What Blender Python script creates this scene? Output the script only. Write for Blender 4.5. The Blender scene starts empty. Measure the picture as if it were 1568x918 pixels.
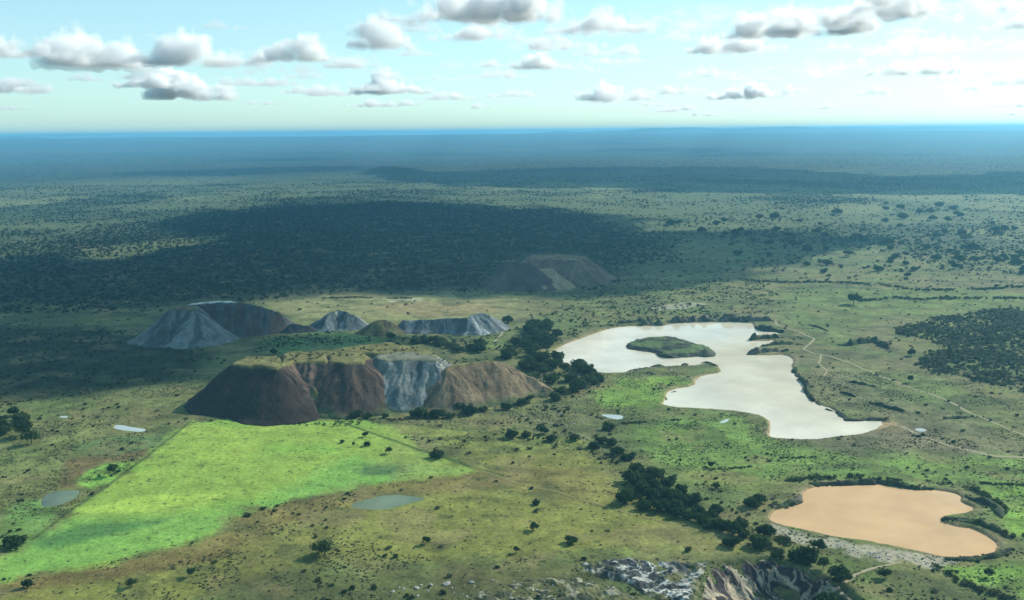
import bpy, math, random
import numpy as np
from math import radians, sin, cos, tan, pi

random.seed(7); RNG = np.random.default_rng(7)
sc = bpy.context.scene
COL = sc.collection

# ------------------------------------------------------------------ camera
IMG_W, IMG_H, F = 1568.0, 918.0, 1358.0
CAM = np.array([0.0, 0.0, 200.0])
PITCH = math.atan(259.0 / F)
ROLL = 0.0095
_fw = np.array([0, cos(PITCH), -sin(PITCH)]); _u0 = np.array([0, sin(PITCH), cos(PITCH)]); _x0 = np.array([1.0, 0, 0])
_up = _u0 * cos(ROLL) + _x0 * sin(ROLL); _rt = _x0 * cos(ROLL) - _u0 * sin(ROLL)
cd = bpy.data.cameras.new('camera'); cam = bpy.data.objects.new('camera', cd); COL.objects.link(cam)
cd.sensor_width = 36.0; cd.lens = 36.0 * F / IMG_W; cd.clip_start = 1.0; cd.clip_end = 300000.0
from mathutils import Matrix
cam.matrix_world = Matrix(((_rt[0], _up[0], -_fw[0], CAM[0]), (_rt[1], _up[1], -_fw[1], CAM[1]), (_rt[2], _up[2], -_fw[2], CAM[2]), (0, 0, 0, 1)))
sc.camera = cam

# ------------------------------------------------------------------ sky, sun, exposure
SUN_EL, SUN_AZ = radians(33.0), radians(57.0)          # azimuth clockwise from +Y (view direction)
SUN = np.array([sin(SUN_AZ) * cos(SUN_EL), cos(SUN_AZ) * cos(SUN_EL), sin(SUN_EL)])
w = bpy.data.worlds.new('World'); sc.world = w; w.use_nodes = True
nt = w.node_tree; nt.nodes.clear()
sky = nt.nodes.new('ShaderNodeTexSky'); sky.sky_type = 'NISHITA'; sky.sun_disc = False
sky.sun_elevation = SUN_EL; sky.sun_rotation = SUN_AZ
sky.altitude = 1200; sky.air_density = 1.0; sky.dust_density = 1.5; sky.ozone_density = 0.6
tint = nt.nodes.new('ShaderNodeMix'); tint.data_type = 'RGBA'; tint.blend_type = 'MULTIPLY'
tint.inputs[0].default_value = 1.0; tint.inputs[7].default_value = (1.34, 1.87, 1.90, 1)   # greenish aircraft glass
bg = nt.nodes.new('ShaderNodeBackground'); bg.inputs[1].default_value = 0.15
wo = nt.nodes.new('ShaderNodeOutputWorld')
soft = nt.nodes.new('ShaderNodeGamma'); soft.inputs[1].default_value = 0.62          # haze evens out the whole sky
nt.links.new(sky.outputs[0], soft.inputs[0]); nt.links.new(soft.outputs[0], tint.inputs[6]); nt.links.new(tint.outputs[2], bg.inputs[0]); nt.links.new(bg.outputs[0], wo.inputs[0])
ld = bpy.data.lights.new('sun', 'SUN'); ld.energy = 5.0; ld.angle = radians(0.55); ld.color = (1.0, 0.96, 0.84)
sun = bpy.data.objects.new('sun', ld); COL.objects.link(sun)
from mathutils import Vector
sun.rotation_euler = Vector(SUN).to_track_quat('Z', 'Y').to_euler()
sc.view_settings.view_transform = 'Standard'; sc.view_settings.look = 'None'
sc.view_settings.exposure = 0.25; sc.view_settings.gamma = 1.0; sc.view_settings.use_curve_mapping = False
cy = sc.cycles
cy.use_denoising = True; cy.max_bounces = 14; cy.diffuse_bounces = 3; cy.glossy_bounces = 3
cy.transmission_bounces = 2; cy.volume_bounces = 12; cy.transparent_max_bounces = 16; cy.sample_clamp_indirect = 6.0

# ------------------------------------------------------------------ projection: picture point -> place on the plane z
def ray(px, py):
    px = np.asarray(px, float); py = np.asarray(py, float)
    a = (px - IMG_W / 2) / F; b = -(py - IMG_H / 2) / F
    d = _fw + a[..., None] * _rt + b[..., None] * _up
    return d / np.linalg.norm(d, axis=-1, keepdims=True)
def at(px, py, z=0.0):
    d = ray(px, py); t = (z - CAM[2]) / d[..., 2]
    return CAM + d * t[..., None]
def poly(pts, z=0.0):
    p = np.array(pts, float); return at(p[:, 0], p[:, 1], z)[:, :2]
def px_size(px, py, z=0.0):
    return float(np.linalg.norm(at(px, py, z) - CAM)) / F

# ------------------------------------------------------------------ noise
def _h(*ii):
    h = np.zeros(np.broadcast(*ii).shape, np.uint32) + np.uint32(2166136261)
    for i in ii:
        h = (h ^ np.asarray(i).astype(np.int64).astype(np.uint32)) * np.uint32(16777619)
        h ^= h >> np.uint32(13); h = h * np.uint32(0x5bd1e995); h ^= h >> np.uint32(15)
    return h.astype(np.float64) / 4294967295.0
def vn2(x, y, seed=0):
    xi = np.floor(x); yi = np.floor(y); fx = x - xi; fy = y - yi
    fx = fx * fx * (3 - 2 * fx); fy = fy * fy * (3 - 2 * fy)
    xi = xi.astype(np.int64); yi = yi.astype(np.int64); s = np.int64(seed)
    a = _h(xi, yi, s); b = _h(xi + 1, yi, s); c = _h(xi, yi + 1, s); d = _h(xi + 1, yi + 1, s)
    return (a * (1 - fx) + b * fx) * (1 - fy) + (c * (1 - fx) + d * fx) * fy
def fbm(x, y, scale, octv=4, seed=0, gain=0.5):
    r = 0; amp = 1; tot = 0; ca, sa = cos(0.6), sin(0.6)
    x = x / scale; y = y / scale
    for o in range(octv):
        r = r + amp * vn2(x, y, seed + o * 17); tot += amp; amp *= gain
        x, y = (x * ca - y * sa) * 2.03 + 11.3, (x * sa + y * ca) * 2.03 - 7.1
    return r / tot
def vn3(x, y, z, seed=0):
    xi = np.floor(x); yi = np.floor(y); zi = np.floor(z); fx = x - xi; fy = y - yi; fz = z - zi
    fx = fx * fx * (3 - 2 * fx); fy = fy * fy * (3 - 2 * fy); fz = fz * fz * (3 - 2 * fz)
    xi = xi.astype(np.int64); yi = yi.astype(np.int64); zi = zi.astype(np.int64); s = np.int64(seed); r = 0
    for dx in (0, 1):
        for dy in (0, 1):
            for dz in (0, 1):
                r = r + _h(xi + dx, yi + dy, zi + dz, s) * (fx if dx else 1 - fx) * (fy if dy else 1 - fy) * (fz if dz else 1 - fz)
    return r
def sstep(a, b, x):
    t = np.clip((x - a) / (b - a), 0, 1); return t * t * (3 - 2 * t)

# ------------------------------------------------------------------ distances
def seg_dist(X, Y, P, closed):
    """distance to a polyline / polygon outline, arclength and z-free; returns d, s"""
    n = len(P); best = np.full(X.shape, 1e18); arc = np.zeros(X.shape); L = 0.0
    for i in range(n if closed else n - 1):
        a = P[i]; b = P[(i + 1) % n]; e = b - a; ll = float(e @ e) + 1e-9
        t = np.clip(((X - a[0]) * e[0] + (Y - a[1]) * e[1]) / ll, 0, 1)
        d = (X - a[0] - t * e[0]) ** 2 + (Y - a[1] - t * e[1]) ** 2
        m = d < best; best = np.where(m, d, best); arc = np.where(m, L + t * math.sqrt(ll), arc); L += math.sqrt(ll)
    return np.sqrt(best), arc
def inside(X, Y, P):
    r = np.zeros(X.shape, bool); n = len(P); j = n - 1
    for i in range(n):
        c = ((P[i][1] > Y) != (P[j][1] > Y))
        with np.errstate(divide='ignore', invalid='ignore'):
            xx = (P[j][0] - P[i][0]) * (Y - P[i][1]) / (P[j][1] - P[i][1] + 1e-12) + P[i][0]
        r ^= c & (X < xx); j = i
    return r
def sdf(X, Y, P, margin=60.0):
    """signed distance to polygon P (positive inside), only near it; -margin elsewhere"""
    out = np.full(X.shape, -margin)
    m = (X > P[:, 0].min() - margin) & (X < P[:, 0].max() + margin) & (Y > P[:, 1].min() - margin) & (Y < P[:, 1].max() + margin)
    if m.any():
        x = X[m]; y = Y[m]; d, _ = seg_dist(x, y, P, True)
        out[m] = np.maximum(np.where(inside(x, y, P), d, -d), -margin)
    return out
def smooth_poly(P, it=2):
    P = np.asarray(P)
    for _ in range(it):
        Q = np.roll(P, -1, 0); P = np.stack([0.75 * P + 0.25 * Q, 0.25 * P + 0.75 * Q], 1).reshape(-1, 2)
    return P

# ------------------------------------------------------------------ mesh and object helpers
def mesh_np(name, V, Fc, mat=None, smooth=True, colors=None):
    me = bpy.data.meshes.new(name); V = np.ascontiguousarray(V, np.float32); Fc = np.asarray(Fc, np.int32)
    k = Fc.shape[1]; nf = len(Fc)
    me.vertices.add(len(V)); me.vertices.foreach_set('co', V.ravel())
    me.loops.add(nf * k); me.loops.foreach_set('vertex_index', Fc.ravel())
    me.polygons.add(nf); me.polygons.foreach_set('loop_start', np.arange(0, nf * k, k, dtype=np.int32))
    me.polygons.foreach_set('loop_total', np.full(nf, k, np.int32))
    if smooth: me.polygons.foreach_set('use_smooth', np.ones(nf, bool))
    if colors is not None:
        at_ = me.color_attributes.new('soil', 'FLOAT_COLOR', 'POINT')
        c = np.ones((len(V), 4), np.float32); c[:, :3] = colors; at_.data.foreach_set('color', c.ravel())
    me.update(calc_edges=True)
    if mat: me.materials.append(mat)
    return me
def ob(name, me, parent=None, loc=None):
    o = bpy.data.objects.new(name, me); COL.objects.link(o)
    if loc is not None: o.location = loc
    if parent: o.parent = parent
    return o
def tag(o, label, cat=None, group=None, kind=None):
    o['label'] = label
    if cat: o['category'] = cat
    if group: o['group'] = group
    if kind: o['kind'] = kind
    return o
def empty(name, loc=(0, 0, 0)):
    o = bpy.data.objects.new(name, None); COL.objects.link(o); o.location = loc; o.empty_display_size = 2; return o
def struct(o): o['kind'] = 'structure'; return o
def lin(r, g, b, k=0.72):
    c = np.array([r, g, b]) / 255.0
    return np.where(c <= 0.04045, c / 12.92, ((c + 0.055) / 1.055) ** 2.4) * k

# ------------------------------------------------------------------ materials
def new_mat(name):
    m = bpy.data.materials.new(name); m.use_nodes = True; n = m.node_tree; n.nodes.clear()
    o = n.nodes.new('ShaderNodeOutputMaterial'); return m, n, o
def N(n, t, **kw):
    x = n.nodes.new(t)
    for k, v in kw.items(): setattr(x, k, v)
    return x
def noise(n, scale, detail=4, rough=0.55, vec=None):
    t = N(n, 'ShaderNodeTexNoise'); t.inputs['Scale'].default_value = scale; t.inputs['Detail'].default_value = detail
    t.inputs['Roughness'].default_value = rough
    if vec is not None: n.links.new(vec, t.inputs['Vector'])
    return t.outputs['Fac']
def mrange(n, src, a, b, c, d):
    t = N(n, 'ShaderNodeMapRange'); t.inputs[1].default_value = a; t.inputs[2].default_value = b
    t.inputs[3].default_value = c; t.inputs[4].default_value = d; n.links.new(src, t.inputs[0]); return t.outputs[0]
def math_(n, op, a, b):
    t = N(n, 'ShaderNodeMath', operation=op)
    for i, v in enumerate((a, b)):
        if isinstance(v, (int, float)): t.inputs[i].default_value = v
        else: n.links.new(v, t.inputs[i])
    return t.outputs[0]
def cmul(n, col, fac):
    t = N(n, 'ShaderNodeVectorMath', operation='SCALE'); n.links.new(col, t.inputs[0]); n.links.new(fac, t.inputs[3]); return t.outputs[0]
def cmix(n, a, b, fac):
    t = N(n, 'ShaderNodeMix', data_type='RGBA')
    for s, v in ((6, a), (7, b)):
        if isinstance(v, tuple): t.inputs[s].default_value = (*v, 1)
        else: n.links.new(v, t.inputs[s])
    if isinstance(fac, (int, float)): t.inputs[0].default_value = fac
    else: n.links.new(fac, t.inputs[0])
    return t.outputs[2]
def soil_mat(name, fine, bump, bscale, streak=0.0, rough=0.95, spots=None):
    """base colour from the mesh's own soil colours, broken up by grain, with relief"""
    m, n, o = new_mat(name); g = N(n, 'ShaderNodeNewGeometry'); pos = g.outputs['Position']
    a = N(n, 'ShaderNodeAttribute'); a.attribute_name = 'soil'; c = a.outputs['Color']
    f1 = mrange(n, noise(n, fine, 5, 0.65, pos), 0.25, 0.75, 0.6, 1.4)
    f2 = mrange(n, noise(n, fine * 0.2, 4, 0.65, pos), 0.25, 0.75, 0.72, 1.28)
    c = cmul(n, cmul(n, c, f1), f2)
    if spots:
        sp = mrange(n, noise(n, spots[0], 3, 0.6, pos), spots[1], spots[1] + 0.07, 0, spots[2]); c = cmix(n, c, spots[3], sp)
    b = N(n, 'ShaderNodeBsdfPrincipled'); n.links.new(c, b.inputs['Base Color']); b.inputs['Roughness'].default_value = rough
    b.inputs['Specular IOR Level'].default_value = 0.12
    bp = N(n, 'ShaderNodeBump'); bp.inputs['Strength'].default_value = 1.0; bp.inputs['Distance'].default_value = bump
    n.links.new(noise(n, bscale, 5, 0.65, pos), bp.inputs['Height']); n.links.new(bp.outputs[0], b.inputs['Normal'])
    n.links.new(b.outputs[0], o.inputs[0]); return m
def leaf_mat(name, c1, c2, trans=0.25):
    m, n, o = new_mat(name); oi = N(n, 'ShaderNodeObjectInfo'); g = N(n, 'ShaderNodeNewGeometry')
    r = mrange(n, noise(n, 0.35, 2, 0.5, g.outputs['Position']), 0.3, 0.7, -0.3, 0.3)
    f = math_(n, 'ADD', oi.outputs['Random'], r)
    c = cmix(n, c1, c2, f)
    d = N(n, 'ShaderNodeBsdfDiffuse'); t = N(n, 'ShaderNodeBsdfTranslucent'); n.links.new(c, d.inputs[0]); n.links.new(c, t.inputs[0])
    mx = N(n, 'ShaderNodeMixShader'); mx.inputs[0].default_value = trans
    n.links.new(d.outputs[0], mx.inputs[1]); n.links.new(t.outputs[0], mx.inputs[2]); n.links.new(mx.outputs[0], o.inputs[0]); return m
def plain_mat(name, col, rough=0.9, var=0.25, scale=1.0, bump=0.0):
    m, n, o = new_mat(name); g = N(n, 'ShaderNodeNewGeometry'); pos = g.outputs['Position']
    v = N(n, 'ShaderNodeRGB'); v.outputs[0].default_value = (*col, 1)
    c = cmul(n, v.outputs[0], mrange(n, noise(n, scale, 5, 0.6, pos), 0.25, 0.75, 1 - var, 1 + var))
    b = N(n, 'ShaderNodeBsdfPrincipled'); n.links.new(c, b.inputs['Base Color']); b.inputs['Roughness'].default_value = rough
    b.inputs['Specular IOR Level'].default_value = 0.15
    if bump:
        bp = N(n, 'ShaderNodeBump'); bp.inputs['Distance'].default_value = bump
        n.links.new(noise(n, scale, 5, 0.65, pos), bp.inputs['Height']); n.links.new(bp.outputs[0], b.inputs['Normal'])
    n.links.new(b.outputs[0], o.inputs[0]); return m
def water_mat(name, col, rough=0.05, var=0.16):
    m, n, o = new_mat(name); g = N(n, 'ShaderNodeNewGeometry'); pos = g.outputs['Position']
    v = N(n, 'ShaderNodeRGB'); v.outputs[0].default_value = (*col, 1)
    c = cmul(n, v.outputs[0], mrange(n, noise(n, 0.022, 5, 0.6, pos), 0.3, 0.7, 1 - var, 1 + var))
    b = N(n, 'ShaderNodeBsdfPrincipled'); n.links.new(c, b.inputs['Base Color'])
    n.links.new(mrange(n, noise(n, 0.018, 3, 0.6, pos), 0.4, 0.62, rough * .5, rough * 3), b.inputs['Roughness'])     # calm and wind-ruffled patches
    b.inputs['IOR'].default_value = 1.40
    bp = N(n, 'ShaderNodeBump'); bp.inputs['Distance'].default_value = 0.03; bp.inputs['Strength'].default_value = 0.5
    n.links.new(noise(n, 0.5, 3, 0.6, pos), bp.inputs['Height']); n.links.new(bp.outputs[0], b.inputs['Normal'])
    n.links.new(b.outputs[0], o.inputs[0]); return m

M_ground = soil_mat('ground_grass_and_soil', 0.45, 0.6, 0.3, spots=(0.16, 0.60, 0.6, (0.045, 0.06, 0.028)))
M_spoil = soil_mat('spoil', 0.5, 0.5, 0.45)
M_rock = soil_mat('rock', 0.9, 0.8, 0.6, rough=0.85)
M_bank = soil_mat('bank', 0.7, 0.6, 0.5)
M_leaf = leaf_mat('foliage_dark', (0.014, 0.036, 0.017), (0.046, 0.074, 0.030))
M_scrub = leaf_mat('foliage_scrub', (0.018, 0.038, 0.020), (0.048, 0.068, 0.032))
M_tree = leaf_mat('foliage_tree', (0.020, 0.046, 0.020), (0.060, 0.092, 0.036), 0.36)
M_near = leaf_mat('foliage_shrub', (0.030, 0.054, 0.026), (0.080, 0.105, 0.048), 0.42)
M_grey = leaf_mat('foliage_greygreen', (0.10, 0.125, 0.08), (0.16, 0.18, 0.115), 0.5)
M_bark = plain_mat('bark', (0.09, 0.07, 0.05), var=0.3, scale=3)
M_path = plain_mat('dry_dirt', tuple(lin(172, 162, 128)), var=0.2, scale=0.8)
M_worn = plain_mat('worn_grass', tuple(lin(150, 144, 92)), var=0.25, scale=0.8)
M_stone = plain_mat('pale_stone', (0.30, 0.29, 0.26), var=0.35, scale=0.9, bump=0.3)

# ------------------------------------------------------------------ outlines of the water
LAKE_PX = [(843, 540), (861, 529), (880, 521), (902, 514), (922, 506), (943, 501), (968, 499), (1017, 499), (1024, 496), (1055, 494), (1105, 493),
           (1152, 493), (1156, 503), (1170, 507), (1200, 508), (1196, 512), (1160, 513), (1148, 516), (1147, 521), (1165, 522), (1190, 521),
           (1178, 527), (1165, 529), (1158, 534), (1145, 538), (1143, 543), (1170, 544), (1205, 543), (1217, 551), (1210, 563), (1222, 577), (1230, 586),
           (1227, 593), (1241, 611), (1257, 621), (1275, 625), (1294, 643), (1315, 643), (1353, 643), (1377, 653), (1363, 655), (1337, 659), (1315, 666),
           (1280, 669), (1240, 674), (1190, 672), (1175, 667), (1180, 655), (1175, 642), (1157, 634), (1119, 629), (1065, 625), (1012, 622), (1019, 611),
           (1024, 596), (1063, 591), (1065, 580), (1078, 574), (1105, 570), (1103, 563), (1086, 557), (1055, 561), (1030, 560), (991, 564), (958, 571),
           (930, 571), (910, 570), (897, 565), (876, 560), (851, 551)]
POND_PX = [(1179, 797), (1182, 783), (1208, 776), (1228, 772), (1228, 758), (1241, 745), (1270, 743), (1312, 743), (1335, 740), (1358, 742), (1390, 750),
           (1426, 750), (1458, 753), (1474, 761), (1470, 769), (1494, 779), (1478, 786), (1440, 790), (1440, 797), (1461, 805), (1494, 811), (1517, 823),
           (1529, 834), (1523, 849), (1500, 851), (1474, 854), (1442, 852), (1410, 844), (1371, 836), (1325, 828), (1280, 823), (1231, 811), (1192, 803)]
WL = -1.3     # water level
LAKE = smooth_poly(poly(LAKE_PX, WL), 1); POND = smooth_poly(poly(POND_PX, WL), 1)
POOLS_PX = {
    'white': [(174, 651), (186, 650), (200, 653), (212, 655), (225, 658), (214, 661), (196, 659), (176, 657)],
    'grey': [(63, 768), (70, 755), (95, 751), (128, 750), (112, 764), (90, 774), (66, 776)],
    'diamond': [(533, 774), (562, 764), (596, 756), (640, 761), (655, 764), (625, 771), (592, 780), (556, 779)],
    'small': [(918, 634), (935, 634), (955, 636), (950, 642), (935, 640)],
    'tiny': [(90, 637), (103, 636), (104, 639), (92, 639)],
    'shore': [(1098, 648), (1108, 642), (1120, 640), (1112, 647)],
    'outlet': [(1398, 656), (1412, 655), (1421, 659), (1408, 661)],
}
POOLS = {k: smooth_poly(poly(v, -0.25), 1) for k, v in POOLS_PX.items()}
POOL_Z = -0.25

def relief(X, Y):
    r = (fbm(X, Y, 260, 3, 5) - 0.5) * 5.0 + (fbm(X, Y, 38, 3, 9) - 0.5) * 1.2
    far = sstep(2500, 9000, np.hypot(X, Y))
    r = r * (1 - far) + far * (fbm(X, Y, 3500, 3, 31) - 0.5) * 40
    rr = np.hypot(X, Y)
    r = r + 132 * sstep(7500, 17000, rr) * (0.92 + 0.14 * fbm(X, Y, 4200, 3, 33)) * (1 - sstep(18500, 24000, rr))
    return r
CUT = smooth_poly(poly([(1082, 872), (1100, 863), (1130, 858), (1165, 856), (1200, 858), (1228, 872), (1262, 884), (1300, 902), (1345, 935), (1370, 1010), (1050, 1010), (1062, 930), (1072, 895)]), 1)
def gz(X, Y):
    """height of the land"""
    X = np.asarray(X, float); Y = np.asarray(Y, float)
    z = relief(X, Y)
    wob = (fbm(X, Y, 9, 3, 77) - 0.5) * 5.0
    for P, lev, bank in ((LAKE, WL, 26.0), (POND, WL, 16.0)):
        s = sdf(X, Y, P, 60.0)
        near = sstep(-60, -bank * 0.3, s)
        z = z * (1 - near) + near * (0.0 + 0.35 * (fbm(X, Y, 15, 2, 4) - .5))
        z = z - 2.6 * sstep(-2.2, 2.2, s + wob * 0.5) - 1.2 * sstep(2, 12, s)
    s = sdf(X, Y, CUT, 30.0) + (fbm(X, Y, 9, 3, 88) - .5) * 4
    z = z - 10.5 * sstep(0.5, 19, s) + 1.2 * sstep(-9, -1, s) * (1 - sstep(0, 4, s))
    for P in POOLS.values():
        s = sdf(X, Y, P, 40.0); near = sstep(-40, -6, s)
        z = z * (1 - near); z = z - 0.7 * sstep(-1.5, 2.0, s + wob * 0.35)
    return z

# ------------------------------------------------------------------ the ground sheet
GREEN_F = poly([(292, 646), (360, 646), (440, 645), (510, 641), (560, 642), (600, 651), (652, 690), (690, 702), (722, 713), (719, 721), (670, 731), (622, 737), (550, 745), (507, 757),
                (440, 768), (380, 779), (350, 793), (320, 818), (280, 832), (208, 845), (173, 861), (90, 873), (0, 887), (-90, 905), (-90, 890), (0, 859),
                (21, 848), (52, 825), (114, 777), (173, 738), (222, 704), (258, 670)])
R = np.concatenate([[0], np.linspace(30, 300, 8), 1.0 / np.linspace(1 / 312.0, 1 / 6000.0, 640), np.geomspace(6300, 30000, 90)])
TH = np.radians(np.concatenate([np.linspace(-35.5, 35.5, 1060), np.linspace(40, 320, 57)]))
def ground_mesh():
    r, t = np.meshgrid(R[1:], TH, indexing='ij'); X = r * np.sin(t); Y = r * np.cos(t); nr, nc = X.shape
    x = X.ravel(); y = Y.ravel(); z = gz(x, y)
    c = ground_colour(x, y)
    V = np.concatenate([[[0, 0, 0]], np.stack([x, y, z], 1)]); c = np.concatenate([c[:1], c])
    i = np.arange(nr - 1)[:, None] * nc + np.arange(nc)[None, :] + 1; j = np.arange(nr - 1)[:, None] * nc + (np.arange(nc)[None, :] + 1) % nc + 1
    Q = np.stack([i, i + nc, j + nc, j], -1).reshape(-1, 4)[:, ::-1]
    cap = np.stack([np.zeros(nc, int), np.arange(nc) + 1, (np.arange(nc) + 1) % nc + 1, (np.arange(nc) + 1) % nc + 1], 1)
    global GRID; GRID = z.reshape(nr, nc)
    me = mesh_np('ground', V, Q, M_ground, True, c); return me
PATHS = {
    'lake_path': ([(1188, 489), (1188, 496), (1215, 505), (1247, 518), (1240, 525), (1229, 533), (1243, 540), (1275, 544), (1310, 556), (1340, 569), (1390, 590), (1440, 606), (1490, 630), (1540, 652), (1580, 668)], 1.0),
    'side_path': ([(1258, 542), (1254, 555), (1266, 566), (1262, 574)], 0.8),
    'field_path': ([(722, 713), (800, 741), (850, 752), (900, 766), (960, 785), (1040, 805), (1100, 822), (1140, 834)], 0.55),
    'wood_path': ([(771, 505), (766, 514), (757, 523)], 1.1),
    'pond_track': ([(1380, 652), (1410, 668), (1460, 682), (1520, 695), (1580, 697)], 1.3),
    'hollow_path': ([(1292, 897), (1312, 880), (1345, 868), (1380, 860)], 0.8),
}
def ground_colour(x, y):
    n = len(x); d = np.hypot(x, y)
    n1 = fbm(x, y, 160, 4, 21); n2 = fbm(x, y, 45, 4, 22); n3 = fbm(x, y, 14, 3, 23); st = fbm(x * 0.35 + 0.1 * y, y, 30, 4, 24)
    c = np.empty((n, 3))
    def mixin(col, m):
        m = np.clip(m, 0, 1)[:, None]; c[:] = c * (1 - m) + np.asarray(col)[None, :] * m
    def region(P, feather=10.0, wob=14.0, wscale=30.0, seed=0, amount=1.0):
        P = poly(P) if not isinstance(P, np.ndarray) else P
        mg = feather + wob + 2; out = np.zeros(n)
        m = (x > P[:, 0].min() - mg) & (x < P[:, 0].max() + mg) & (y > P[:, 1].min() - mg) & (y < P[:, 1].max() + mg)
        xs, ys = x[m], y[m]
        s = sdf(xs, ys, P, 80.0 + feather) + (fbm(xs, ys, wscale, 4, 50 + seed) - 0.5) * 2 * wob
        out[m] = sstep(-feather, feather, s) * amount; return out
    # open savanna: olive, green and dun in patches
    c[:] = lin(122, 126, 76)
    mixin(lin(128, 122, 84), sstep(0.46, 0.62, n1) * 0.7)
    mixin(lin(106, 126, 70), sstep(0.48, 0.66, n2) * 0.7)
    mixin(lin(76, 88, 56), sstep(0.52, 0.68, st) * 0.6)
    # far woodland floor
    far = sstep(1250, 1900, d + (n1 - .5) * 500)
    mixin(lin(98, 112, 74), far * 0.8)
    mixin(lin(66, 84, 58), far * sstep(0.42, 0.6, fbm(x, y, 420, 4, 61)) * 0.8)
    mixin(lin(136, 140, 92), far * sstep(0.60, 0.68, fbm(x, y * 0.6, 330, 4, 62)) * 0.7)
    mixin(lin(44, 56, 48), sstep(3000, 5200, d) * 0.9)
    mixin(lin(64, 74, 58), sstep(3000, 5200, d) * sstep(0.5, 0.62, fbm(x * 0.6, y, 900, 4, 63)) * 0.8)
    # tan plain behind the middle heaps
    mixin(lin(150, 148, 98), region([(400, 462), (520, 447), (700, 446), (800, 455), (785, 485), (640, 492), (520, 490), (430, 490)], 15, 20, 50, 1, 0.85))
    mixin(lin(168, 148, 104), region([(540, 470), (640, 462), (760, 460), (770, 476), (640, 484)], 12, 18, 40, 2, 0.6))
    mixin(lin(190, 182, 150), region([(588, 457), (640, 455), (645, 460), (600, 462)], 4, 8, 14, 3, 0.8))
    # dark forest floor, its colour lowered further to deepen the cloud shade
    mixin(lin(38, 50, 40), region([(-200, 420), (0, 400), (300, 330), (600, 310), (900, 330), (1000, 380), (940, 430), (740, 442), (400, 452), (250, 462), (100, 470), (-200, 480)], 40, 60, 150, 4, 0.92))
    mixin(lin(120, 130, 84), region([(90, 392), (150, 378), (250, 368), (345, 357), (340, 366), (230, 388), (130, 400)], 10, 16, 40, 5, 0.8))  # sunlit gap in the cloud shade, painted as paler ground
    mixin(lin(36, 48, 34), region([(-100, 496), (100, 498), (230, 515), (330, 540), (280, 585), (120, 612), (-100, 625)], 16, 20, 40, 6, 0.9))  # cloud shade over the left scrubland, painted into the ground colour
    mixin(lin(112, 118, 72), region([(130, 600), (250, 590), (330, 560), (420, 540), (330, 600), (270, 640), (190, 645), (110, 640)], 12, 10, 40, 7, 0.6))
    # green valley between the heaps
    mixin(lin(104, 146, 80), region([(400, 520), (480, 505), (560, 512), (620, 508), (600, 530), (480, 545), (430, 548)], 8, 12, 20, 8, 0.6))
    # lake side grassland
    mixin(lin(118, 136, 74), region([(1180, 450), (1400, 440), (1600, 455), (1600, 475), (1400, 480), (1330, 500), (1280, 520), (1210, 500)], 25, 25, 50, 9, 0.7))
    mixin(lin(128, 122, 92), region([(1215, 545), (1290, 555), (1400, 600), (1500, 640), (1600, 690), (1500, 700), (1380, 650), (1300, 640), (1240, 600)], 15, 20, 30, 10, 0.55))
    mixin(lin(112, 134, 70), region([(1270, 545), (1420, 575), (1480, 600), (1450, 620), (1360, 600)], 15, 15, 30, 11, 0.55))
    mixin(lin(146, 132, 108), region([(1300, 655), (1400, 655), (1500, 690), (1460, 704), (1350, 690), (1260, 690)], 8, 12, 14, 12, 0.55))
    # lush green strips
    G1 = lin(128, 164, 68)
    mixin(G1, region([(910, 600), (950, 580), (1010, 575), (1062, 582), (1058, 592), (1024, 600), (1015, 620), (960, 622), (915, 618)], 5, 8, 12, 13, 0.75))
    mixin(lin(124, 156, 74), region([(960, 655), (1040, 640), (1130, 640), (1200, 680), (1330, 700), (1430, 690), (1600, 700), (1600, 742), (1480, 735), (1380, 738), (1240, 736), (1180, 730), (1080, 730), (980, 690)], 10, 14, 22, 14, 0.75))
    mixin(lin(134, 160, 72), region([(1420, 704), (1500, 702), (1510, 716), (1440, 722)], 8, 8, 18, 15, 0.7))
    mixin(lin(140, 150, 76), region([(1050, 715), (1120, 712), (1190, 735), (1160, 748), (1060, 735)], 8, 8, 18, 29, 0.6))
    mixin(lin(132, 170, 70), region([(1500, 742), (1600, 742), (1600, 830), (1548, 815), (1530, 780)], 6, 6, 18, 16, 0.9))
    mixin(lin(128, 166, 70), region([(1440, 866), (1520, 862), (1600, 856), (1600, 940), (1540, 905), (1470, 890)], 5, 6, 18, 17, 0.9))
    mixin(lin(110, 130, 64), region([(1215, 840), (1300, 850), (1370, 866), (1350, 900), (1290, 895), (1240, 860)], 5, 6, 12, 18, 0.6))
    # valley below the heap
    mixin(lin(104, 120, 70), region([(760, 630), (840, 605), (900, 610), (930, 660), (900, 680), (800, 660)], 8, 10, 14, 19, 0.5))
    mixin(lin(140, 132, 96), region([(760, 650), (860, 625), (940, 640), (930, 690), (880, 680)], 10, 25, 8, 20, 0.30))
    # the olive meadow and the brown margins
    mixin(lin(142, 144, 72), region([(722, 690), (900, 690), (950, 740), (1060, 800), (1140, 835), (1080, 852), (900, 850), (700, 850), (480, 860), (300, 918), (300, 940), (-100, 940), (-100, 900), (200, 870), (380, 800), (520, 765)], 10, 12, 40, 21, 0.85))
    mixin(lin(150, 158, 80), region([(600, 650), (720, 690), (860, 690), (930, 680), (880, 670), (760, 655)], 6, 6, 25, 22, 0.7))
    mixin(lin(134, 122, 72), region([(700, 735), (800, 715), (900, 720), (960, 770), (900, 770), (780, 750)], 12, 18, 25, 23, 0.7))
    mixin(lin(136, 124, 74), region([(722, 716), (800, 735), (740, 752), (640, 757), (540, 772), (450, 800), (390, 830), (300, 858), (180, 880), (0, 908), (-90, 925), (-90, 905), (0, 886), (173, 862), (260, 838), (330, 815), (380, 780), (500, 760), (622, 738)], 6, 8, 25, 24, 0.85))
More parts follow.
